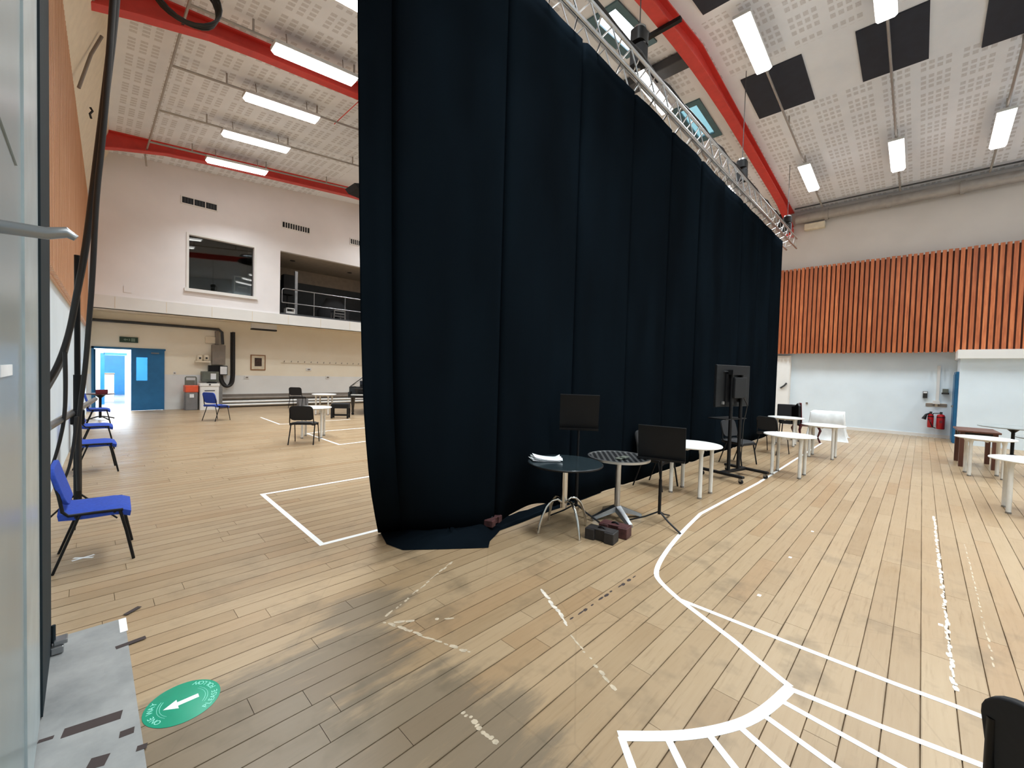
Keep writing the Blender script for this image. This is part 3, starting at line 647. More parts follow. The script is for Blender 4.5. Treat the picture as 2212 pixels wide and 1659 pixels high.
# little white cross of tape under the first blue chair
c = fl(180, 1205)
t = thing('tape_cross', 'small white tape cross under the nearest blue chair', 'floor tape', (c.x, c.y, 0))
for a in (20, -35): MB().bb(-.07, .07, -.012, .012, .0004, .0012+.0002*(a > 0), Matrix.Rotation(R_(a), 4, 'Z')).build('strip', M['tape'], t)
for i, p in enumerate(((1640, 1286), (1707, 1204), (1755, 1148), (2032, 1350))):
    c = fl(*p); tag(MB().bb(c.x-.018, c.x+.018, c.y-.012, c.y+.012, .0003, .001).build('tape_dot', M['tape']), 'tiny white tape square on the bare right floor, %s' % ('nearest of the row', 'second of the row', 'furthest of the row', 'alone by the ragged old line')[i], 'floor tape', 'tape squares')
# grey threshold slab by the door, with black tape dashes
S('trim_6', MB().bb(-.42, .17, -1.5, 3.58, -.004, .006), M['slab'])
for i, (a, b, w, lb) in enumerate((((270, 1328), (302, 1310), .03, 'top one at the slab corner'), ((250, 1400), (315, 1376), .035, 'crossing the slab edge'), ((135, 1585), (263, 1543), .06, 'longest one'), ((82, 1603), (116, 1592), .02, 'thin one by the door'), ((258, 1588), (290, 1576), .04, 'short one near the edge'), ((295, 1618), (318, 1610), .03, 'off the slab edge'), ((190, 1652), (232, 1640), .06, 'lowest one'))):
    pa, pb = fl(*a, .006), fl(*b, .006); o = ribbon([pa, pb], w, 'black_tape_dash', M['blacktape'], lab='dark tape dash on the grey threshold, %s' % lb, group='dark dashes on the threshold'); o.location.z = .006 if i not in (0, 5) else .006
pa = fl(265, 1352, .006); tag(MB().bb(pa.x-.015, pa.x+.02, pa.y-.08, pa.y+.1, .006, .0072).build('tape_patch', M['tape']), 'short white tape patch on the corner of the grey threshold', 'floor tape')
# ================================================================== NEAR DOOR AT THE LEFT EDGE
d1 = S('door_1', MB().bb(-.22, -.155, -.4, 3.44, .012, 4.6), M['doorgrey'])
MB().bb(-.155, -.148, 2.22, 2.8, .02, 4.59).build('stile', M['doorgrey2'], d1)
MB().bb(-.155, -.140, 2.8, 3.45, .015, 4.6).build('edge_seal', M['seal'], d1)
MB().bb(-.155, -.150, -.3, 2.05, .3, 2.1).build('lower_panel', M['doorgrey'], d1)
MB().bb(-.155, -.150, -.3, 2.05, 2.25, 4.5).build('upper_panel', M['doorgrey'], d1)
hz = at(60, 502, 1, 1.15).z
MB().tube([(-.155, 1.15, hz), (-.11, 1.15, hz+.002), (-.05, 1.15, hz+.004), (-.025, 1.15, hz+.012), (-.013, 1.15, hz+.004)], [.012, .012, .011, .010, .006], 10).build('lever_handle', M['steel'], d1, smooth=40)
MB().bb(-.155, -.145, 1.10, 1.20, hz-.1, hz+.06).build('handle_plate', M['steel'], d1)
MB().bb(-.14, -.09, 3.36, 3.46, .012, .05).bb(-.13, -.075, 3.38, 3.45, .05, .075).build('bolt_shoe', M['steel'], d1, bevel=.004)
MB().tube([(-.13, 3.41, .06), (-.13, 3.41, .16)], .009, 8).build('drop_bolt', M['seal'], d1, smooth=40)
MB().bb(-.150, -.147, 1.62, 1.85, 1.60, 1.63).build('paper_tag', M['paper'], d1)
S('wall_left_pier', MB().bb(-.62, -.225, -1.5, 3.5, 0, 7.8), M['whitewall'])
# ================================================================== CHAIRS
def make_chair(fab, tub, label):
    t = thing('stacking_chair', label, 'chair')
    # seat: cushion with front roll
    def seat(u, v):
        x = -.20+.42*u; y = -.235+.47*v; e = max(0, abs(v-.5)*2-.75)/.25; fz_ = max(0, (u-.75)/.25)
        return x, y, .455 - .03*fz_**2 - .02*e**2 + .012*max(0, (.3-u)/.3)
    mb = MB().grid(seat, 8, 8); n = len(mb.v); mb.v += [(x*.97, y*.96, z-.045) for x, y, z in mb.v[:n]]
    fs = list(mb.f); mb.f += [tuple(i+n for i in reversed(f)) for f in fs]
    rim = [i*9 for i in range(9)] + [72+j for j in range(1, 9)] + [i*9+8 for i in range(7, -1, -1)] + [j for j in range(7, 0, -1)]
    for a, b in zip(rim, rim[1:]+rim[:1]): mb.f.append((a, b, b+n, a+n))
    mb.build('seat', fab, t, smooth=55)
    # backrest: rounded, gently curved and raked
    pol = rrect(.465, .31, .085, 6); mb = MB()
    for dx in (-.014, .016):
        for y, z in pol: mb.v.append((-.235 - .27*z + dx + .25*(y*y)*-1 + .05, y, .662+z))
    m = len(pol); mb.f += [tuple(range(m)), tuple(reversed(range(m, 2*m)))] + [(i, (i+1) % m, m+(i+1) % m, m+i) for i in range(m)]
    mb.build('backrest', fab, t, smooth=50, bevel=.006)
    for s in (-1, 1):
        y = s*.235
        MB().tube([(.15, y, .43), (.19, y*1.01, .25), (.235, y*1.04, 0)], .0125, 8, flat=.75).build('leg', tub, t, smooth=60)
        MB().tube([(-.08, y, .43), (-.14, y*1.01, .25), (-.225, y*1.04, 0)], .0125, 8, flat=.75).build('leg', tub, t, smooth=60)
        MB().tube([(.17, y, .425), (0, y, .432), (-.14, y, .435), (-.172, y, .47), (-.192, y*.96, .6), (-.222, y*.9, .73)], .0115, 8).build('side_rail', tub, t, smooth=60)
    MB().tube([(.12, -.235, .415), (.12, .235, .415)], .010, 6).tube([(-.1, -.235, .415), (-.1, .235, .415)], .010, 6).build('cross_rail', tub, t)
    return t
blue = make_chair(M['bluefab'], M['blackmetal'], ''); blackc = make_chair(M['blackfab'], M['blackmetal'], '')
used = set()
def chair(kind, x, y, deg, lab, group=None):
    p = blue if kind == 'blue' else blackc
    o = p if kind not in used else copy_tree(p); used.add(kind)
    o.location = (x, y, 0); o.rotation_euler = (0, 0, R_(deg)); o['label'] = lab
    if group: o['group'] = group
    elif 'group' in o: del o['group']
    return o
g1 = 'blue chairs along the left wall'
chair('blue', .05, 4.90, -2, 'blue stacking chair nearest the camera at the left wall', g1); chair('blue', .09, 8.72, 2, 'second blue stacking chair along the left wall', g1)
chair('blue', .13, 10.95, 0, 'third blue stacking chair along the left wall', g1); chair('blue', .2, 14.55, 0, 'furthest blue stacking chair in the left wall row, behind the small dark table', g1)
chair('blue', 2.63, 14.52, 28, 'lone blue stacking chair in front of the white bin unit')
chair('black', 3.25, 9.35, 55, 'black stacking chair before the nearer white table left of the curtain')
chair('black', 5.75, 17.3, 50, 'black stacking chair against the back wall below the picture')
chair('black', 5.98, 2.80, -92, 'black stacking chair between the music stand and the first white table')
chair('black', 8.85, 2.5, -105, 'black stacking chair behind the wheeled monitor stand')
chair('black', 10.75, 2.35, -20, 'black stacking chair behind the second white table by the curtain')
chair('black', 1.85, -.47, -30, 'black chair back cut off at the bottom right corner')
# ================================================================== TABLES
def make_round(label):
    t = thing('round_table', label, 'table')
    MB().lathe([(.365, .675), (.385, .682), (.39, .69), (.385, .7)], n=40).build('tabletop', M['whitetop'], t, smooth=35)
    for sx in (-1, 1):
        for sy in (-1, 1):
            l = MB().lathe([(.026, .02), (.026, .6), (.034, .64), (.034, .675)], (sx*.2, sy*.2, 0), 14).build('leg', M['whiteleg'], t, smooth=40)
            MB().lathe([(.028, 0), (.03, .008), (.028, .024)], (sx*.2, sy*.2, 0), 14).build('foot', M['steel'], l, smooth=40)
    MB().bb(-.2, .2, -.012, .012, .63, .67).bb(-.012, .012, -.2, .2, .63, .67).build('underframe', M['whiteleg'], t)
    return t
rt_ = make_round('')
for i, (x, y, a, lb) in enumerate(((6.02, 2.29, 0, 'white round table beside the black music stand, first in the row'), (8.52, 1.6, 0, 'white round table past the wheeled monitor, second in the row'), (11.1, 1.48, 0, 'white round table third in the row beside the curtain'),
        (12.35, 2.42, 5, 'white round table furthest along the curtain, in front of the burgundy chair'), (11.4, -.85, 5, 'white round table in front of the brown table at right'), (8.55, -1.06, 0, 'white round table cut by the right edge of the photo'),
        (3.7, 10.06, 60, 'white round table behind the nearer black chair left of the curtain'), (5.72, 14.62, 50, 'white round table by the piano stool'))):
    o = rt_ if i == 0 else copy_tree(rt_); o.location = (x, y, 0); o.rotation_euler = (0, 0, R_(a)); tag(o, lb, 'table', 'white round tables')
# black bistro table with chrome hoop legs
t = thing('bistro_table', 'black round table with chrome arched legs in front of the curtain', 'table', (3.52, 2.64, 0), R_(25))
MB().lathe([(.375, .695), (.39, .702), (.39, .712), (.385, .718)], n=48).build('tabletop', M['darktop'], t, smooth=35)
MB().lathe([(.389, .698), (.394, .703), (.394, .711), (.389, .716)], n=48).build('rim', M['blackmetal'], t, smooth=35)
MB().lathe([(.035, .24), (.035, .66), (.10, .685), (.10, .696)], n=20).build('column', M['chrome'], t, smooth=35)
for k_ in range(4):
    a = R_(45+90*k_); MB().tube([(r*math.cos(a), r*math.sin(a), z) for r, z in ((.03, .30), (.08, .335), (.15, .325), (.21, .27), (.255, .18), (.285, .08), (.30, .0))], .014, 10).build('leg', M['chrome'], t, smooth=60)
pap = thing('paper_stack', 'crumpled white papers lying on the black table', 'papers', (3.43, 2.85, .719), R_(-38))
for i in range(4):
    r = random.Random(i)
    def fn(u, v, i=i): return ((u-.5)*.30+.01*i, (v-.5)*.21, .004*i+.002+.028*(1-u)**3*(.4+.3*i)+(.03*max(0, u-.8)/.2*math.sin(v*9+i)**2 if i == 3 else 0))
    o = MB().grid(fn, 10, 8).build('sheet', M['paper'], pap, smooth=60); o.rotation_euler = (0, 0, r.uniform(-.1, .1)); s = o.modifiers.new('t', 'SOLIDIFY'); s.thickness = .001
# slatted aluminium table
t = thing('slatted_table', 'round aluminium table with slatted top behind the black table', 'table', (4.28, 2.45, 0), R_(39))
MB().lathe([(.33, .688), (.35, .69), (.35, .715), (.33, .717), (.33, .688)], n=48).build('rim', M['alu'], t, smooth=35)
MB().lathe([(.33, .70), (.333, .709)], n=36).build('under_panel', M['black'], t)
for i in range(-5, 6):
    y = i*.06; h = math.sqrt(.335**2-y*y); MB().bb(-h, h, y-.013, y+.013, .7085, .7115).build('slat', M['alu'], t)
MB().bb(-.02, .02, -.33, .33, .685, .699).build('batten', M['blackmetal'], t)
MB().lathe([(.032, .1), (.032, .66), (.08, .68), (.08, .69)], n=18).build('column', M['alu'], t, smooth=35)
for k_ in range(4):
    A = Matrix.Rotation(R_(20+90*k_), 4, 'Z')
    l = MB().add([A @ Vector(v) for v in ((.02, -.045, .09), (.02, .045, .09), (.31, .03, .0), (.31, -.03, .0), (.02, -.035, .15), (.02, .035, .15), (.31, .02, .035), (.31, -.02, .035))], [(0, 3, 2, 1), (4, 5, 6, 7), (0, 1, 5, 4), (2, 3, 7, 6), (1, 2, 6, 5), (3, 0, 4, 7)]).build('foot', M['steel'], t)
for i, (x, y) in enumerate(((.05, -.12), (.0, -.16))): tag(MB().bb(-.05, .05, -.035, .035, 0, .012).build('card_box', M['greengrey'], bevel=.003, loc=(4.15+i*.05, 2.36-i*.03, .718+.012*i)), 'small pale card lying on the slatted table, %s one' % ('lower', 'upper')[i], 'card', 'cards on the slatted table')
# music stands
def music_stand(x, y, rz, zd, dw, dh, lab, tilt=12):
    t = thing('music_stand', lab, 'music stand', (x, y, 0), rz)
    Mt = Matrix.Translation((0, 0, zd)) @ Matrix.Rotation(R_(tilt), 4, 'Y')
    MB().bb(-.006, .006, -dw/2, dw/2, 0, dh, Mt).build('desk', M['blackmetal'], t)
    MB().bb(0, .06, -dw/2, dw/2, -.004, .004, Mt).bb(.055, .06, -dw/2, dw/2, 0, .02, Mt).build('ledge', M['blackmetal'], t)
    MB().bb(-.014, .014, -dw/2, dw/2, dh-.012, dh, Mt).build('top_edge', M['blackmetal'], t)
    MB().tube([(-.02, 0, .13), (-.02, 0, zd+.12)], .013, 10).build('pole', M['blackmetal'], t, smooth=40)
    MB().tube([(-.02, 0, .11), (-.02, 0, .5)], .018, 10).build('outer_tube', M['blackmetal'], t, smooth=40)
    for a in (50, 170, 290):
        c, s = math.cos(R_(a)), math.sin(R_(a)); MB().tube([(-.02, 0, .14), (-.02+.15*c, .15*s, .07), (-.02+.33*c, .33*s, .012)], .012, 8, flat=.7).build('leg', M['blackmetal'], t, smooth=50)
music_stand(3.97, 2.8, R_(218), 1.02, .44, .40, 'black music stand with raised desk behind the black table')
music_stand(4.46, 2.03, R_(195), .73, .50, .37, 'black music stand with low desk beside the tape line', 6)
# stage weights
def weight(x, y, rz, m, lab, z=0):
    t = thing('stage_weight', lab, 'weight', (x, y, z), rz, 'iron stage weights')
    pol = [(-.15, -.075), (-.05, -.075), (-.05, -.045), (.05, -.045), (.05, -.075), (.15, -.075), (.15, .075), (.05, .075), (.05, .045), (-.05, .045), (-.05, .075), (-.15, .075)]
    MB().prism(pol, 0, .11).build('block', m, t, bevel=.008)
    MB().tube(arc((0, 0, .085), .045, 0, 180, 8, 'xz'), .009, 8).build('handle', M['blackmetal'], t, smooth=60)
    MB().bb(-.14, .14, -.06, .06, .108, .114).build('top_plate', m, t)
weight(3.60, 2.22, R_(100), M['brick'], 'black iron weight on the floor, nearer of the pair by the slatted table'); weight(3.82, 2.2, R_(100), M['brickm'], 'maroon topped iron weight, further of the pair by the slatted table')
weight(2.95, 3.12, R_(20), M['brickm'], 'maroon weight lying on the curtain hem', .07)
bpy.data.objects['stage_weight.002'].scale = (.75, .75, .6)
# wheeled monitor stand
t = thing('monitor_trolley', 'tall black wheeled monitor stand seen from behind', 'monitor stand', (7.58, 2.2, 0), R_(-14))
for x in (-.36, .36):
    MB().bb(x-.035, x+.035, -.38, .36, .085, .125).build('base_foot', M['blackmetal'], t, bevel=.008)
    for y in (-.34, .32):
        w = MB().tube([(x-.012, y, .035), (x+.012, y, .035)], .035, 14).build('caster', M['rubber'], t, smooth=40); MB().bb(x-.02, x+.02, y-.015, y+.03, .04, .088).build('fork', M['steel'], w)
MB().bb(-.36, .36, -.03, .03, .085, .125).build('base_bar', M['blackmetal'], t)
for x in (-.14, .14): MB().tube([(x, 0, .12), (x, 0, 1.78)], .028, 12).build('pole', M['blackmetal'], t, smooth=40)
MB().bb(-.3, .3, -.02, .3, .96, .975).build('shelf', M['blackmetal'], t)
MB().bb(-.2, .2, -.045, .05, 1.70, 1.78).bb(-.25, .25, .03, .055, 1.25, 1.72).build('mount', M['blackmetal'], t)
MB().bb(-.17, .17, -.075, -.03, 1.32, 1.66).build('cable_box', M['black'], t, bevel=.01)
mon = MB().bb(-.48, .48, .055, .1, 1.17, 1.86).build('monitor', M['black'], t, bevel=.008)
MB().bb(-.3, .22, .035, .055, 1.745, 1.765).build('label_strip', M['steel'], mon); MB().bb(-.46, .46, .1, .102, 1.2, 1.84).build('screen', M['gloss'], mon)
for x, z in ((-.3, 1.24), (-.05, 1.23), (.2, 1.27)): MB().bb(x-.02, x+.02, .03, .055, z-.025, z+.02).build('tag', M['greycable'], mon)
MB().tube([(.1, -.06, 1.34), (.2, -.08, 1.2), (.16, -.05, .9), (.15, -.04, .3)], .008, 6).build('lead', M['cableb'], t, smooth=60)
# brown wooden table, grey pedestal tables on the right
t = thing('wooden_table', 'brown wooden table behind the white round table at right', 'table', (12.78, -.82, 0), R_(2))
MB().bb(-.5, .5, -.29, .29, .70, .735).build('tabletop', M['brown'], t, bevel=.006); MB().bb(-.44, .44, -.24, .24, .6, .7).build('apron', M['dark'], t)
for sx in (-1, 1):
    for sy in (-1, 1): MB().bb(sx*.42-.035, sx*.42+.035, sy*.22-.035, sy*.22+.035, 0, .7).build('leg', M['brown'], t)
def pedestal(x, y, lab, m, r=.42, top='darktop'):
    t = thing('pedestal_table', lab, 'table', (x, y, 0), R_(30))
    MB().lathe([(r-.02, .70), (r, .708), (r, .722), (r-.01, .728)], n=36).build('tabletop', m, t, smooth=35)
    MB().lathe([(.03, .05), (.03, .6), (.12, .69), (.12, .70)], n=16).build('column', M['blackmetal'], t, smooth=40)
    for k_ in range(4):
        a = R_(90*k_); MB().tube([(0, 0, .1), (.18*math.cos(a), .18*math.sin(a), .06), (.33*math.cos(a), .33*math.sin(a), .014)], .016, 8).build('foot', M['blackmetal'], t, smooth=50)
    return t
greyt = mat('grey_laminate', srgb(150, 156, 156), .35)
pedestal(14.6, -1.5, 'grey topped pedestal table against the white lobby box, furthest right', greyt, .55); pedestal(12.05, -1.68, 'grey topped pedestal table overlapping the brown table at the right edge', greyt, .42)
pedestal(.27, 16.2, 'small dark pedestal table by the open blue doorway', M['burg'], .3)
tag(MB().bb(-.12, .12, -.09, .09, 0, .1).build('red_box', M['burgf'], bevel=.005, loc=(.3, 16.2, .728)), 'dull red box on the small dark pedestal table', 'box')
# white cloth covered table by the right wall
t = thing('cloth_table', 'table under a white floor length cloth by the right wall', 'table', (14.9, 1.9, 0), R_(4))
pol = rrect(1.0, .75, .03, 3); mb = MB(); n = len(pol)
for r, (z, f) in enumerate(((.76, .985), (.755, 1), (.5, 1.03), (.2, 1.1), (.03, 1.2), (.004, 1.3))):
    for k_, (x, y) in enumerate(pol):
        wv = 1+(.05*math.sin(k_*2.4)+.03*math.sin(k_*5.1))*(r > 1)*(r/3); mb.v.append((x*f*wv, y*f*wv, z))
mb.f = [tuple(range(n))] + [(r*n+k_, r*n+(k_+1) % n, (r+1)*n+(k_+1) % n, (r+1)*n+k_) for r in range(5) for k_ in range(n)]
mb.build('tablecloth', M['cloth'], t, smooth=60)
for sx in (-1, 1):
    for sy in (-1, 1): MB().bb(sx*.44-.02, sx*.44+.02, sy*.32-.02, sy*.32+.02, 0, .74).build('leg', M['steel'], t)
MB().bb(-.49, .49, -.365, .365, .735, .752).build('tabletop', M['whitetop'], t)
# burgundy cabriole chair and a black upholstered chair behind
t = thing('burgundy_chair', 'dark burgundy chair with curved legs draped with a red cloth', 'chair', (13.65, 2.2, 0), R_(-60))
MB().prism(rrect(.5, .52, .06), .42, .48).build('seat', M['burg'], t, smooth=30)
for sx in (-1, 1):
    for sy in (-1, 1): MB().tube([(sx*.2, sy*.21, .43), (sx*.24, sy*.25, .32), (sx*.2, sy*.21, .14), (sx*.245, sy*.255, .0)], [.035, .032, .02, .026], 8).build('leg', M['burg'], t, smooth=60)
MB().prism([(-.24, .46), (.24, .46), (.27, .9), (.05, .93), (-.1, 1.02), (-.2, .95)], -.27, -.22, Matrix(((0, 0, 1, 0), (1, 0, 0, 0), (0, 1, 0, 0), (0, 0, 0, 1)))).build('backrest', M['black'], t)
def dr(u, v): return (-.2+.07*u+.012*math.sin(v*7), -.16+.10*u+.14*v, 1.03-.56*u)
o = MB().grid(dr, 10, 5).build('draped_cloth', M['burgf'], t, smooth=60); s = o.modifiers.new('t', 'SOLIDIFY'); s.thickness = .012
t = thing('upholstered_chair', 'black upholstered chair behind the burgundy chair', 'chair', (14.08, 2.66, 0), R_(200))
MB().prism(rrect(.5, .5, .05), .4, .5).build('seat', M['blackfab'], t, smooth=30); MB().bb(-.27, -.2, -.28, .28, .45, .93).build('backrest', M['blackfab'], t, bevel=.02)
for sx in (-1, 1):
    for sy in (-1, 1): MB().tube([(sx*.2, sy*.2, .41), (sx*.22, sy*.22, 0)], .014, 8).build('leg', M['blackmetal'], t)
# ================================================================== PIANO + STOOL
t = thing('grand_piano', 'black grand piano half hidden behind the curtain edge', 'piano', (7.0, 13.75, 0), R_(-32))
out = [(-.74, -.0), (.74, -.0), (.74, .9), (.70, 1.25), (.5, 1.55), (.28, 1.85), (.02, 2.05), (-.3, 2.1), (-.56, 2.0), (-.7, 1.75), (-.74, 1.4)]
MB().prism(out, .62, .95).build('case', M['gloss'], t, bevel=.015)
MB().bb(-.74, .74, -.26, .0, .6, .68).bb(-.74, -.66, -.26, 0, .68, .80).bb(.66, .74, -.26, 0, .68, .80).build('key_bed', M['gloss'], t, bevel=.012)
MB().bb(-.65, .65, -.22, -.06, .685, .715).build('white_keys', M['keys'], t)
kb = MB()
for i in range(36):
    if i % 7 not in (2, 6): kb.bb(-.64+i*.036-.007, -.64+i*.036+.007, -.16, -.06, .715, .728)
kb.build('black_keys', M['black'], t)
MB().bb(-.66, .66, -.05, -.02, .72, .93).build('fallboard', M['gloss'], t); MB().bb(-.4, .4, .1, .12, .95, 1.18).build('music_desk', M['gloss'], t)
lid = [(x, y) for x, y in out if y >= .0]; Ml = Matrix.Translation((-.74, 0, .96)) @ Matrix.Rotation(R_(-38), 4, 'Y') @ Matrix.Translation((.74, 0, 0))
MB().prism([(x, max(y, .35)) for x, y in lid], 0, .025, Ml).build('lid', M['gloss'], t); MB().bb(-.74, .74, .0, .35, .95, .975).build('lid_flap', M['gloss'], t)
MB().tube([(.6, .7, .95), (.42, .75, 1.8)], .012, 6).build('prop_stick', M['gloss'], t)
for x, y in ((-.6, -.05), (.6, -.05), (-.25, 1.7)):
    l = MB().lathe([(.035, .09), (.045, .12), (.04, .2), (.065, .45), (.075, .6), (.085, .62)], (x, y, 0), 10).build('leg', M['gloss'], t, smooth=40); MB().lathe([(.03, 0), (.045, .03), (.03, .09)], (x, y, 0), 10).build('caster', M['black'], l, smooth=40)
MB().bb(-.1, .1, -.02, .1, .08, .14).bb(-.05, -.03, .02, .04, .14, .62).bb(.03, .05, .02, .04, .14, .62).build('pedal_lyre', M['gloss'], t)
t = thing('piano_stool', 'low black padded piano stool with four legs and stretchers', 'stool', (5.75, 13.35, 0), R_(-35))
MB().prism(rrect(.52, .34, .03), .42, .48).build('cushion', M['blackfab'], t, smooth=30, bevel=.012); MB().bb(-.27, .27, -.16, .16, .32, .42).build('box_frame', M['black'], t)
for sx in (-1, 1):
    for sy in (-1, 1): MB().bb(sx*.24-.025, sx*.24+.025, sy*.135-.025, sy*.135+.025, 0, .33).build('leg', M['black'], t)
MB().bb(-.24, .24, -.145, -.125, .08, .11).bb(-.24, .24, .125, .145, .08, .11).bb(-.25, -.23, -.13, .13, .1, .13).bb(.23, .25, -.13, .13, .1, .13).build('stretcher', M['black'], t)
# ================================================================== BACK WALL: doorway, corridor, fittings
d4 = S('door_4', MB().bb(DX0-.06, DX0, YA-.03, YA+.25, 0, DZ).bb(DX0-.06, DX2+.03, YA-.03, YA+.02, DZ-.06, DZ).bb(DX0, DX1, YA-.02, YA+.25, DZ-.06, DZ-.02), M['frameblue'])
vx = [at(308, 800, 1, YA).x-.16, at(308, 800, 1, YA).x+.12]; vz = [at(305, 822, 1, YA).z, at(305, 772, 1, YA).z]
leaf = sheet(1, YA-.045, YA, (DX1, DX2), (.01, DZ-.06), [(vx[0], vx[1], vz[0], vz[1])]).build('door_leaf', M['teal'], d4)
sheet(1, YA-.055, YA-.045, (vx[0]-.03, vx[1]+.03), (vz[0]-.03, vz[1]+.03), [(vx[0], vx[1], vz[0], vz[1])]).build('vision_frame', M['teal'], leaf)
M['vglass'] = glassm('blue_vision_glass', (.2, .42, .58), .1)
MB().bb(vx[0], vx[1], YA-.03, YA-.024, vz[0], vz[1]).build('vision_pane', M['vglass'], leaf)
MB().bb(DX2-.35, DX2-.15, YA-.1, YA-.045, DZ-.17, DZ-.13).build('door_closer', M['steel'], leaf)
leaf2 = MB().bb(DX0-.01, DX0+.04, YA+.25, YA+1.1, .01, DZ-.08).build('open_leaf', M['frameblue'], d4)
# corridor beyond
CX0, CX1, CY1 = DX0-.35, DX1+.7, YA+9
cor = S('wall_corridor', MB().bb(CX0-.1, CX0, YA+.25, CY1, 0, 2.7).bb(CX1, CX1+.1, YA+.25, CY1, 0, 2.7), M['whitewall'])
S('ceiling_corridor', MB().bb(CX0, CX1, YA+.25, CY1, 2.6, 2.7), M['white']); S('floor_corridor', MB().bb(CX0, CX1, YA+.13, CY1, -.05, .001), M['vinyl'])
S('wall_corridor_end', MB().bb(CX0, CX1, CY1, CY1+.1, 0, 2.7), M['teal'])
ix0, ix1, iz = at(224, 800, 1, YA+3.2).x, at(270, 800, 1, YA+3.2).x, at(250, 768, 1, YA+3.2).z
d5 = S('door_5', MB().bb(CX0, ix0, YA+3.2, YA+3.3, 0, iz).bb(ix1, CX1, YA+3.2, YA+3.3, 0, iz).bb(CX0, CX1, YA+3.2, YA+3.3, iz, 2.6), M['whitewall'])
MB().bb(ix0-.09, ix0+.02, YA+3.12, YA+3.32, 0, iz+.08).bb(ix0, ix1+.05, YA+3.12, YA+3.32, iz+.02, iz+.1).build('frame', M['frameblue'], d5)
for y, lb in ((YA+1.4, 'added light panel in place of daylight just beyond the open blue door'), (YA+6.5, 'added distant light panel brightening the corridor beyond the doorway')):
    t = thing('corridor_fill', lb, 'ceiling light', ((CX0+CX1)/2, y, 2.6)); MB().bb(-.6, .6, -.6, .6, -.03, 0).build('frame', M['white'], t); MB().bb(-.56, .56, -.56, .56, -.04, -.03).build('diffuser', M['corrfill'], t)  # unseen panels added to brighten the corridor in place of daylight
t = thing('corridor_cupboard', 'pale cupboard standing at the corridor\'s left side', 'cupboard', (ix0+.12, YA+4.6, 0)); MB().bb(-.2, .2, -.3, .3, 0, 1.1).build('body', M['white'], t); MB().bb(-.22, .22, -.33, .33, 1.1, 1.13).build('top', M['wframe'], t)
# wall mounted things (pixel -> point on the wall)
def wallbox(name, x0, y0, x1, y1, dep, m, lab, cat, Y=YA, group=None, bevel=.0):
    a, b = at(x0, y0, 1, Y), at(x1, y1, 1, Y)
    o = MB().bb(-(b.x-a.x)/2, (b.x-a.x)/2, -dep, -.002, 0, abs(a.z-b.z)).build(name, m, bevel=bevel); o.location = ((a.x+b.x)/2, Y, min(a.z, b.z)); return tag(o, lab, cat, group)
t = wallbox('exit_sign', 258, 727, 298, 741, .05, M['sign'], 'dark green exit sign box above the blue doorway', 'sign')
w, h = t.dimensions.x, t.dimensions.z
MB().bb(-w*.42, w*.42, -.056, -.05, h*.12, h*.88).build('panel', M['sign'], t)
MB().add([(-.30*w, -.058, h*.5), (-.18*w, -.058, h*.75), (-.18*w, -.058, h*.25)], [(0, 1, 2)]).bb(-.18*w, -.05*w, -.058, -.057, h*.42, h*.58).bb(.0, .06*w, -.058, -.057, h*.3, h*.7).bb(.12*w, .34*w, -.058, -.057, h*.2, h*.8).build('pictogram', M['signp'], t)
wallbox('distribution_board', 456, 745, 484, 788, .22, M['boxgrey'], 'grey metal distribution board on the back wall', 'electrical box', bevel=.01)
wallbox('trunking', 464, 716, 472, 745, .1, M['boxgrey'], 'short grey trunking dropping into the distribution board', 'trunking')
wallbox('junction_box', 443, 727, 464, 742, .08, M['cream'], 'beige junction box left of the trunking', 'electrical box')
tag(MB().tube([at(190, 690, 1, YA)+Vector((0, -.06, 0)), at(300, 698, 1, YA)+Vector((0, -.06, 0)), at(400, 706, 1, YA)+Vector((0, -.06, 0)), at(472, 712, 1, YA)+Vector((0, -.06, 0)), at(479, 718, 1, YA)+Vector((0, -.06, 0)), at(480, 744, 1, YA)+Vector((0, -.1, 0))], .045, 8).build('high_pipe', M['darkgrey'], smooth=60), 'dark pipe along the back wall under the gallery bending down to the box', 'pipe')
wallbox('black_switch_box', 449, 789, 471, 802, .15, M['black'], 'black switch box below the distribution board', 'electrical box')
t = wallbox('isolator_box', 472, 790, 489, 810, .18, M['black'], 'black isolator with a pale notice on its front', 'electrical box'); w, h = t.dimensions.x, t.dimensions.z
MB().bb(-w*.42, w*.42, -.188, -.18, h*.08, h*.92).build('notice', M['paper'], t)
for i, (a, b) in enumerate(((472, 502), (478, 499))):
    pts = [(a, 811), (a+2, 823), (a+9, 833), (490, 835), (b-3, 829), (b, 815), (b, 770), (b, 718)]
    tag(MB().tube(smooth([at(x, y, 1, YA)+Vector((0, -.20+.12*i, 0)) for x, y in pts], 2), .05-.012*i, 8).build('mains_cable', M['cableb'], smooth=60), 'thick black cable looping up the back wall, %s' % ('outer', 'inner')[i], 'cable', 'cables of the isolator')
t = wallbox('wall_shelf', 420, 779, 452, 783, .2, M['cream'], 'small beige shelf beside the distribution board', 'shelf')
for i, xx in enumerate((430, 444)):
    p = at(xx, 779, 1, YA); o = thing('alarm_dome', 'beige dome unit on the small shelf, %s' % ('left', 'right')[i], 'alarm bell', (p.x, YA-.1, p.z), 0, 'dome units'); MB().lathe([(.085, 0), (.095, .1), (.085, .18), (.05, .21)], n=14).build('dome', M['cream'], o, smooth=40); MB().lathe([(.03, .0), (.03, .06)], (0, -.1, .06), 8).build('knob', M['dark'], o)
t = wallbox('cabinet_grey', 433, 802, 469, 823, .3, M['greengrey'], 'green grey wall cabinet above the white bin unit', 'cabinet', bevel=.01); w, h = t.dimensions.x, t.dimensions.z
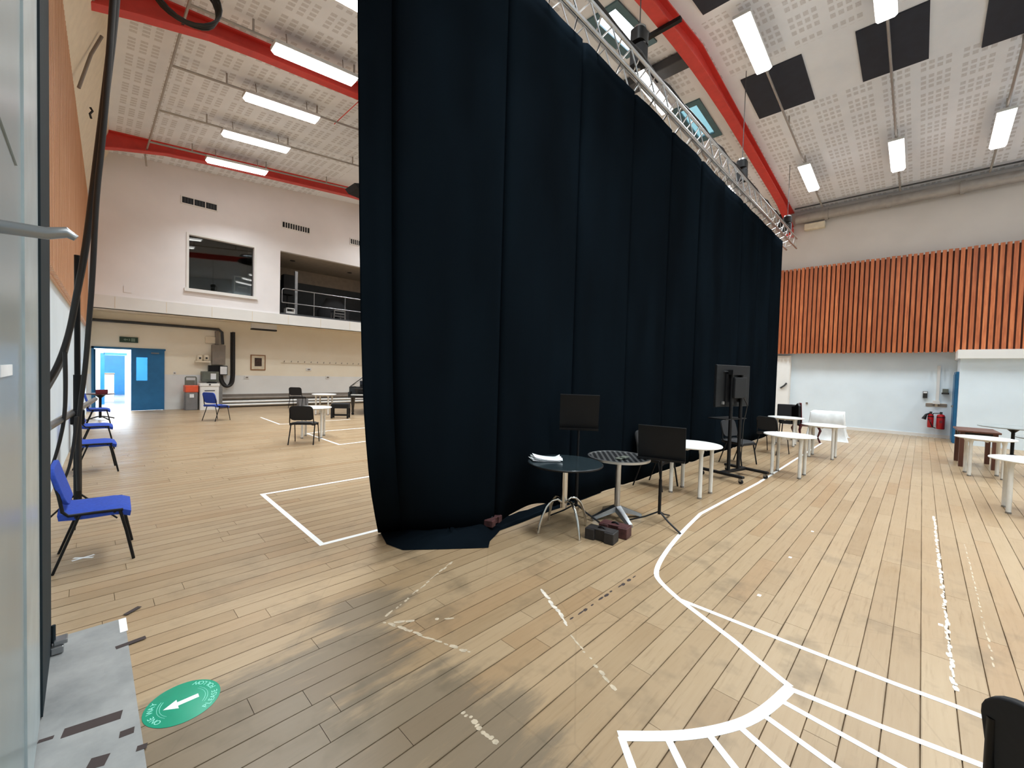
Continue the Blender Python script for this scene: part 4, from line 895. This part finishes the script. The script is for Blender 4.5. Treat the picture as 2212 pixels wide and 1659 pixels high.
MB().bb(-w*.42, w*.42, -.31, -.3, h*.15, h*.9).build('door', M['greengrey'], t); MB().bb(0, w*.32, -.316, -.31, h*.2, h*.8).build('notice', M['paper'], t)
# bins
bx = at(412, 884, 1, 18.2)
t = thing('recycling_bin', 'grey bin with an orange top and dark hood', 'bin', (bx.x, 18.2, 0)); MB().bb(-.17, .17, -.2, .2, 0, .62).build('body', M['bin'], t, bevel=.02); MB().bb(-.185, .185, -.21, .21, .62, .86).build('top_band', M['orange'], t, bevel=.02); MB().bb(-.06, .06, -.206, -.2, .44, .56).build('sticker', M['paper'], t)
MB().tube([(-.15, 0, .86), (-.15, 0, 1.12), (-.13, 0, 1.15), (.13, 0, 1.15), (.15, 0, 1.12), (.15, 0, .86)], .022, 6).bb(-.12, .12, .02, .06, .86, 1.03).build('hood', M['greengrey'], t)
bx = at(450, 884, 1, 18.15)
t = thing('white_bin_unit', 'tall white bin unit behind the lone blue chair', 'bin', (bx.x, 18.15, 0)); MB().prism(rrect(.56, .45, .05), 0, .84).build('body', M['white'], t, smooth=30); MB().prism(rrect(.6, .48, .06), .84, .93).build('lid', M['white'], t, smooth=30)
MB().bb(-.15, .15, -.232, -.225, .66, .69).build('slot', M['darkgrey'], t); MB().tube([(0, -.25, .89), (0, -.23, .89)], .03, 10).build('lock', M['darkgrey'], t); MB().lathe([(.15, .93), (.17, .96), (.1, .99)], (.1, 0, 0), 14).build('rim', M['black'], t, smooth=40)
MB().bb(.29, .40, -.1, .1, .1, .8).build('side_tube', M['greycable'], t)
# picture
t = wallbox('framed_picture', 541, 766, 573, 800, .03, M['wframe'], 'small framed picture with a dark print on the back wall', 'picture'); w, h = t.dimensions.x, t.dimensions.z
MB().bb(-w*.43, w*.43, -.034, -.03, h*.06, h*.94).build('mount', M['mountc'], t); MB().bb(-w*.24, w*.24, -.037, -.034, h*.26, h*.8).build('print', M['photo'], t)
# emergency light under the soffit
a = at(570, 718, 1, 17.9); t = thing('emergency_light', 'white bulkhead lamp under the gallery edge', 'wall light', (a.x, 17.9, 3.19)); MB().bb(-.42, .42, -.1, .1, -.2, 0).build('housing', M['white'], t, bevel=.02); MB().bb(-.42, .42, -.11, .11, -.25, -.2).build('base', M['dark'], t)
# coat rail, sockets, dado
t = wallbox('coat_rail', 606, 784, 790, 789, .02, M['cream'], 'long pale coat rail with hooks on the back wall', 'coat rail')
for i in range(14):
    x = -t.dimensions.x/2+.12+i*(t.dimensions.x-.24)/13; MB().tube([(x, -.02, .06), (x, -.08, .05), (x, -.09, .1)], .012, 6).build('hook', M['boxgrey'], t)
for (x0, y0, x1, y1, lb) in ((661, 795, 672, 801, 'small grey panel under the coat rail'), (528, 812, 538, 818, 'white wall socket below the picture'), (703, 812, 712, 818, 'white wall socket below the coat rail'), (374, 803, 380, 809, 'small switch right of the blue door')):
    t = wallbox('wall_socket', x0, y0, x1, y1, .03, M['white'], lb, 'socket'); MB().box((0, -.034, t.dimensions.z/2), (t.dimensions.x*.5, .006, t.dimensions.z*.4)).build('rocker', M['boxgrey'], t)
wallbox('wall_patch', 267, 617, 285, 633, .015, M['upper'], 'pale square access plate high on the gallery wall', 'plate', Y=YU)
# heating pipes along the back wall
t = thing('heating_pipes', 'pair of white heating pipes along the foot of the back wall', 'pipe', (0, YA-.12, 0))
for z, r, nm in ((.36, .05, 'casing'), (.22, .045, 'pipe'), (.1, .045, 'pipe')): MB().tube([(3.45, 0, z), (17.9, 0, z)], r, 8).build(nm, M['white'] if nm == 'pipe' else M['boxgrey'], t, smooth=60)
S('baseboard_back', MB().bb(3.4, XB, YA-.03, YA, 0, .5), M['boxgrey'])
wallbox('grey_crate', 641, 862, 660, 876, .3, M['bin'], 'grey box on the floor under the far black chair', 'box', Y=18.3).location.z = 0
# vents on the gallery wall
for i, (x0, y0, x1, y1, lb) in enumerate(((393, 424, 468, 441, 'dark slotted wall vent above the control window'), (610, 483, 668, 496, 'dark slotted wall vent above the gallery opening'), (757, 518, 800, 528, 'dark slotted wall vent half hidden by the curtain'))):
    a, b = at(x0, y0, 1, YU), at(x1, y1, 1, YU); w = b.x-a.x; t = thing('wall_vent', lb, 'vent', ((a.x+b.x)/2, YU, 6.84), 0, 'gallery wall vents'); h = .2
    MB().bb(-w/2, w/2, -.012, -.002, 0, h).build('backing', M['black'], t)
    sheet(1, -.03, -.002, (-w/2-.03, w/2+.03), (-.03, h+.03), [(-w/2, w/2, 0, h)]).build('frame', M['white'], t)
    n = 3 if i == 0 else 11
    for k_ in range(1, n): x = -w/2+w*k_/n; MB().bb(x-.012, x+.012, -.028, -.012, 0, h).build('louvre', M['white'], t)
    for k_ in range(1, 12): x = -w/2+w*k_/12; MB().bb(x-.008, x+.008, -.02, -.012, 0.02, h-.02).build('louvre', M['darkgrey'], t)
# equipment behind the control window
a = at(524, 615, 1, YU+.9); t = thing('equipment_rack', 'pale outlined equipment case behind the control window', 'equipment', (a.x, YU+.9, 3.45))
z0 = at(524, 631, 1, YU+.9).z-3.45; z1 = at(524, 598, 1, YU+.9).z-3.45
MB().bb(-.28, .28, 0, .3, 0, z1).build('case', M['darkgrey'], t)
for q in ((-.28, .28, z1-.04, z1), (-.28, -.24, z0, z1), (.24, .28, z0, z1), (-.15, .15, z0+.15, z0+.2)): MB().bb(q[0], q[1], -.02, 0, q[2], q[3]).build('trim', M['greycable'], t)
# gallery railing and things on the gallery
t = thing('gallery_railing', 'thin steel guard rail across the gallery opening', 'railing', (gx[0]+.1, YU+.08, gz0))
z1_, z2_ = at(640, 626, 1, YU).z-gz0, at(640, 656, 1, YU).z-gz0
MB().tube([(.0, 0, z2_), (.0, 0, z1_-.08), (.03, 0, z1_-.02), (.1, 0, z1_), (5.0, 0, z1_)], .022, 8).build('top_rail', M['steel'], t, smooth=60)
MB().tube([(.0, 0, z2_), (5.0, 0, z2_)], .02, 8).build('mid_rail', M['steel'], t, smooth=60)
for px_ in (680, 747): x = at(px_, 660, 1, YU).x-gx[0]-.1; MB().tube([(x, 0, 0), (x, 0, z1_)], .018, 8).build('post', M['steel'], t)
MB().bb(-.05, 5.2, -.06, .08, 0, .06).build('kerb', M['darkgrey'], t)
x = at(639, 640, 1, YU+.6).x; tag(MB().bb(-.05, .05, -.05, .05, 0, 1.83).build('gallery_post', M['steel'], loc=(x, YU+.6, gz0-.02)), 'slim pale post standing behind the gallery railing', 'post')
x = at(621, 630, 1, YU+1.2).x; t = thing('loudspeaker', 'dark loudspeaker on its stand at the left end of the gallery', 'speaker', (x, YU+1.2, gz0-.02)); MB().bb(-.2, .2, -.18, .18, .95, 1.75).build('cabinet', M['black'], t, bevel=.02); MB().tube([(0, 0, 0), (0, 0, .96)], .03, 8).build('pole', M['blackmetal'], t); MB().lathe([(.12, 0), (.12, .005)], (0, 0, 0), 4).build('base', M['blackmetal'], t); MB().lathe([(.13, 0), (.12, .01)], (0, 0, 0), 16).build('foot', M['blackmetal'], t)
x = at(625, 670, 1, YU+.5).x; t = thing('gallery_stool', 'small white open crate on the gallery floor', 'crate', (x, YU+.5, gz0-.02)); MB().bb(-.16, -.13, -.15, .15, 0, .32).build('side', M['white'], t); MB().bb(.13, .16, -.15, .15, 0, .32).build('side', M['white'], t); MB().bb(-.16, .16, -.15, .15, .30, .33).build('top', M['white'], t); MB().bb(-.13, .13, -.12, .12, .08, .2).build('shelf', M['white'], t)
x = at(735, 683, 1, YU+.5).x; t = thing('slat_back_chair', 'pale slat backed chair on the gallery behind the railing', 'chair', (x, YU+.55, gz0-.02))
for s in (-1, 1): MB().tube([(s*.25, 0, 0), (s*.22, .02, .5)], .025, 6).build('post', M['greycable'], t); MB().tube([(s*.2, .4, 0), (s*.2, .4, .45)], .02, 6).build('leg', M['greycable'], t)
for z in (.12, .24, .36, .48): MB().bb(-.22, .22, -.01, .02, z-.02, z+.02).build('slat', M['greycable'], t)
MB().bb(-.24, .24, 0, .42, .44, .47).build('seat', M['darkgrey'], t)
x = at(727, 650, 1, YU+1.3).x; t = thing('covered_instrument', 'black covered instrument on the gallery', 'instrument', (x, YU+1.6, gz0-.02)); MB().lathe([(.5, 0), (.5, .55), (.42, .7), (.3, .95), (.25, 1.1)], n=16, sx=1.4).build('cover', M['blackfab'], t, smooth=60)
for px_, lb in ((632, 'left'), (755, 'right')):
    a = at(px_, 563 if lb == 'left' else 589, 2, gz1+.02); tag(MB().lathe([(.1, -.015), (.1, 0)], (0, 0, 0), 14).build('downlight', M['dark'], loc=(a.x, min(a.y, YU+2.5), gz1+.02)), 'unlit round downlight in the gallery ceiling, %s one' % lb, 'ceiling light', 'gallery downlights')
# ================================================================== RIGHT WALL FITTINGS
def rbox(name, x0, y0, x1, y1, dep, m, lab, cat, group=None):
    a, b = at(x0, y0, 0, XB), at(x1, y1, 0, XB); w = abs(a.y-b.y); h = abs(a.z-b.z)
    o = MB().bb(-dep, -.002, -w/2, w/2, 0, h).build(name, m); o.location = (XB, (a.y+b.y)/2, min(a.z, b.z)); return tag(o, lab, cat, group)
def extinguisher(x0, y0, y1, r, lab, horn):
    a = at(x0, y1, 0, XB-.15); zt = at(x0, y0, 0, XB-.15).z; h = zt-a.z
    t = thing('fire_extinguisher', lab, 'extinguisher', (XB-.15, a.y, a.z), 0, 'fire extinguishers')
    MB().lathe([(r*.9, 0), (r, .02), (r, h*.74), (r*.8, h*.83), (r*.35, h*.87)], n=18).build('cylinder', M['extred'], t, smooth=40)
    MB().lathe([(r*1.01, h*.66), (r*1.01, h*.72)], n=18).build('band', M['burg'] if not horn else M['black'], t, smooth=40)
    MB().bb(-r*1.02, -r*.9, -r*.35, r*.35, h*.36, h*.52).build('label', M['burgf'], t)
    MB().bb(-.03, .03, -.03, .03, h*.86, h).bb(-.06, .02, -.015, .015, h*.95, h).build('valve', M['darkgrey'], t)
    if horn: MB().tube([(-.02, .03, h*.9), (-.05, .1, h*.8), (-.06, .15, h*.5)], [.015, .03, .06], 8).build('horn', M['black'], t, smooth=50)
    else: MB().tube([(0, .03, h*.92), (-.03, .16, h*.9), (-.05, .26, h*.55), (-.08, .17, h*.1), (-.08, .1, h*.05)], .014, 6).build('hose', M['black'], t, smooth=60)
    MB().bb(.1, .148, -.05, .05, h*.5, h*.7).build('bracket', M['steel'], t)
extinguisher(2009, 889, 923, .07, 'slim red fire extinguisher with black horn on the right wall', True); extinguisher(2031, 890, 927, .095, 'thicker red fire extinguisher with a hose on the right wall', False)
t = rbox('call_point', 1994, 845, 2003, 860, .06, M['dark'], 'small dark fire call point above the extinguishers', 'call point'); MB().bb(-.066, -.06, -.04, .04, .15, .2).build('label', M['paper'], t)
t = rbox('extinguisher_sign', 2001, 870, 2044, 880, .012, M['cream'], 'strip of faded safety signs above the extinguishers', 'sign'); d_ = t.dimensions
for y in (-.3, .3): MB().bb(-.016, -.012, d_.y*y-.1, d_.y*y+.1, d_.z*.1, d_.z*.9).build('panel', M['boxgrey'], t)
rbox('control_panel', 2015, 865, 2030, 873, .08, M['white'], 'white box over the safety signs', 'electrical box'); t = rbox('grey_controller', 2036, 840, 2048, 852, .1, M['greengrey'], 'pale grey controller box by the blue lobby door', 'electrical box'); MB().bb(-.105, -.1, -.08, .08, .0, .05).build('display', M['dark'], t)
rbox('wall_trunking', 2025.5, 790, 2028, 866, .04, M['white'], 'thin white trunking above the safety signs', 'trunking'); rbox('wall_socket', 1741, 869, 1745, 873, .03, M['boxgrey'], 'tiny dark socket on the right wall above the cloth table', 'socket')
tag(MB().bb(-.2, -.002, -.3, .3, 0, .22).build('floodlight', M['mountc'], bevel=.02, loc=(XB, 2.95, 7.0)), 'pale box fitting on the right wall under the eaves duct', 'light fitting')
t = thing('beam_bracket', 'red beam foot bracket at the top of the right wall', 'bracket', (XB-.2, 3.7, 6.85)); MB().bb(-.14, .14, -.12, .12, 0, .3).build('plate', M['red'], t); MB().bb(-.3, -.1, .12, .3, .2, .8).build('box', M['blackmetal'], t)
# ================================================================== CABLES AND STAND BY THE LEFT WALL
t = thing('tripod_stand', 'tall black tripod stand with a silver boom behind the nearest blue chair', 'stand', (-.06, 5.85, 0))
MB().tube([(0, 0, .25), (0, 0, 2.65)], .022, 10).build('pole', M['blackmetal'], t, smooth=40); MB().tube([(0, 0, .2), (0, 0, 1.5)], .03, 10).build('outer_tube', M['blackmetal'], t, smooth=40)
for a in (20, 160, 265): MB().tube([(0, 0, .35), (.3*math.cos(R_(a)), .14*math.sin(R_(a)), .02)], .014, 8, flat=.6).build('leg', M['blackmetal'], t, smooth=40)
b0, b1 = at(100, 925, 1, 5.2)-Vector(t.location), at(206, 862, 1, 6.6)-Vector(t.location)
MB().tube([b0, b0.lerp(b1, .5), b1], [.032, .03, .022], 10).build('boom', M['steel'], t, smooth=40); MB().bb(-.05, .05, -.05, .05, 1.02, 1.16).build('clamp', M['blackmetal'], t, bevel=.01)
def wire(pts, Y, r, lab, m='cableb', it=3, n=8):
    P = smooth([at(x, y, 1, Y) for x, y in pts], it); m_ = len(P)-1
    rr = [r*(1-.42*i/m_) for i in range(m_+1)]
    return tag(MB().tube(P, rr, n).build('hanging_cable', M[m], smooth=60), lab, 'cable', 'cables hanging by the left wall')
wire([(252, -30), (245, 60), (228, 200), (205, 380), (185, 540), (165, 640), (150, 720), (125, 790), (96, 836)], 5.7, .034, 'thick black cable bundle falling from the roof past the left wall')
wire([(246, -30), (236, 120), (222, 300), (208, 420), (200, 600), (192, 700), (184, 800), (170, 900), (168, 990), (170, 1060)], 5.6, .026, 'second black cable dropping straight down beside the thick bundle')
wire([(140, 760), (142, 830), (140, 900), (128, 960), (112, 1010), (96, 1040)], 5.5, .017, 'thin black cable swinging towards the grey door')
wire([(166, 900), (160, 960), (150, 1010), (135, 1045)], 5.4, .015, 'short loose black cable end behind the nearest blue chair')
wire([(104, 840), (128, 800), (145, 760), (168, 640), (190, 500)], 5.9, .016, 'grey cable strand beside the thick bundle', 'greycable')
# cable coil hanging high up
c0 = at(402, -12, 1, 6.8); t = thing('cable_coil', 'coil of black cable hanging at the top left of the photo', 'cable', (c0.x, 6.8, c0.z))
for i in range(4):
    r = .36-.02*i; MB().tube([((r*1.0+.01*i)*math.cos(a_/24*2*math.pi), .03*i-.05+.02*math.sin(a_*.8+i), r*.95*math.sin(a_/24*2*math.pi)-.02*i) for a_ in range(24)], .017, 6, closed=True).build('loop', M['cableb'], t, smooth=60)
MB().tube([(-.1, 0, .3), (-.1, 0, zc(c0.x)-c0.z)], .012, 6).build('hanger', M['cableb'], t)
# small bent pipe and bracket on the cream band
def onband(x, y, Y):
    p = at(x, y, 1, Y); bx_ = xl(Y)+.03+.49*max(0, (p.z-6.42))/1.4
    return Vector((max(p.x, bx_+.06), Y, min(p.z, 7.6)))
tag(MB().tube([onband(170, 190, 10.6), onband(172, 108, 10.6), onband(205, 92, 10.6), onband(210, 74, 10.6)], .025, 8).build('bent_pipe', M['boxgrey'], smooth=50), 'bent brown pipe on the cream upper wall at top left', 'pipe')
tag(MB().tube([onband(195, 232, 12.4), onband(200, 240, 12.4), onband(194, 246, 12.4), onband(197, 256, 12.4)], .02, 6).build('wall_hook', M['dark'], smooth=50), 'small dark hook on the cream upper wall between the red beams', 'hook')
# dark wedge peeking out left of the curtain (loudspeaker hung behind)
a = at(778, 402, 1, 11.5); t = thing('hung_speaker', 'dark wedge shaped speaker peeking out behind the curtain edge', 'speaker', (a.x+.25, 11.5, a.z+.05))
MB().prism([(-.55, -.15), (.6, .15), (.6, -.35), (-.45, -.25)], -.3, .3, Matrix(((1, 0, 0, 0), (0, 0, 1, 0), (0, 1, 0, 0), (0, 0, 0, 1)))).build('cabinet', M['black'], t)
for yy in (-.2, .2): MB().tube([(.3, yy, .05), (.3, yy, zc(a.x+.55)-a.z-.05)], .008, 6).build('suspension_wire', M['darkgrey'], t)
tag(MB().tube([at(722, 268, 1, 11.36), at(776, 218, 1, 9.6)], .012, 6).build('red_tie_rod', M['red']), 'thin red tie rod slanting beside the curtain at upper left', 'rod')
bpy.context.view_layer.update()
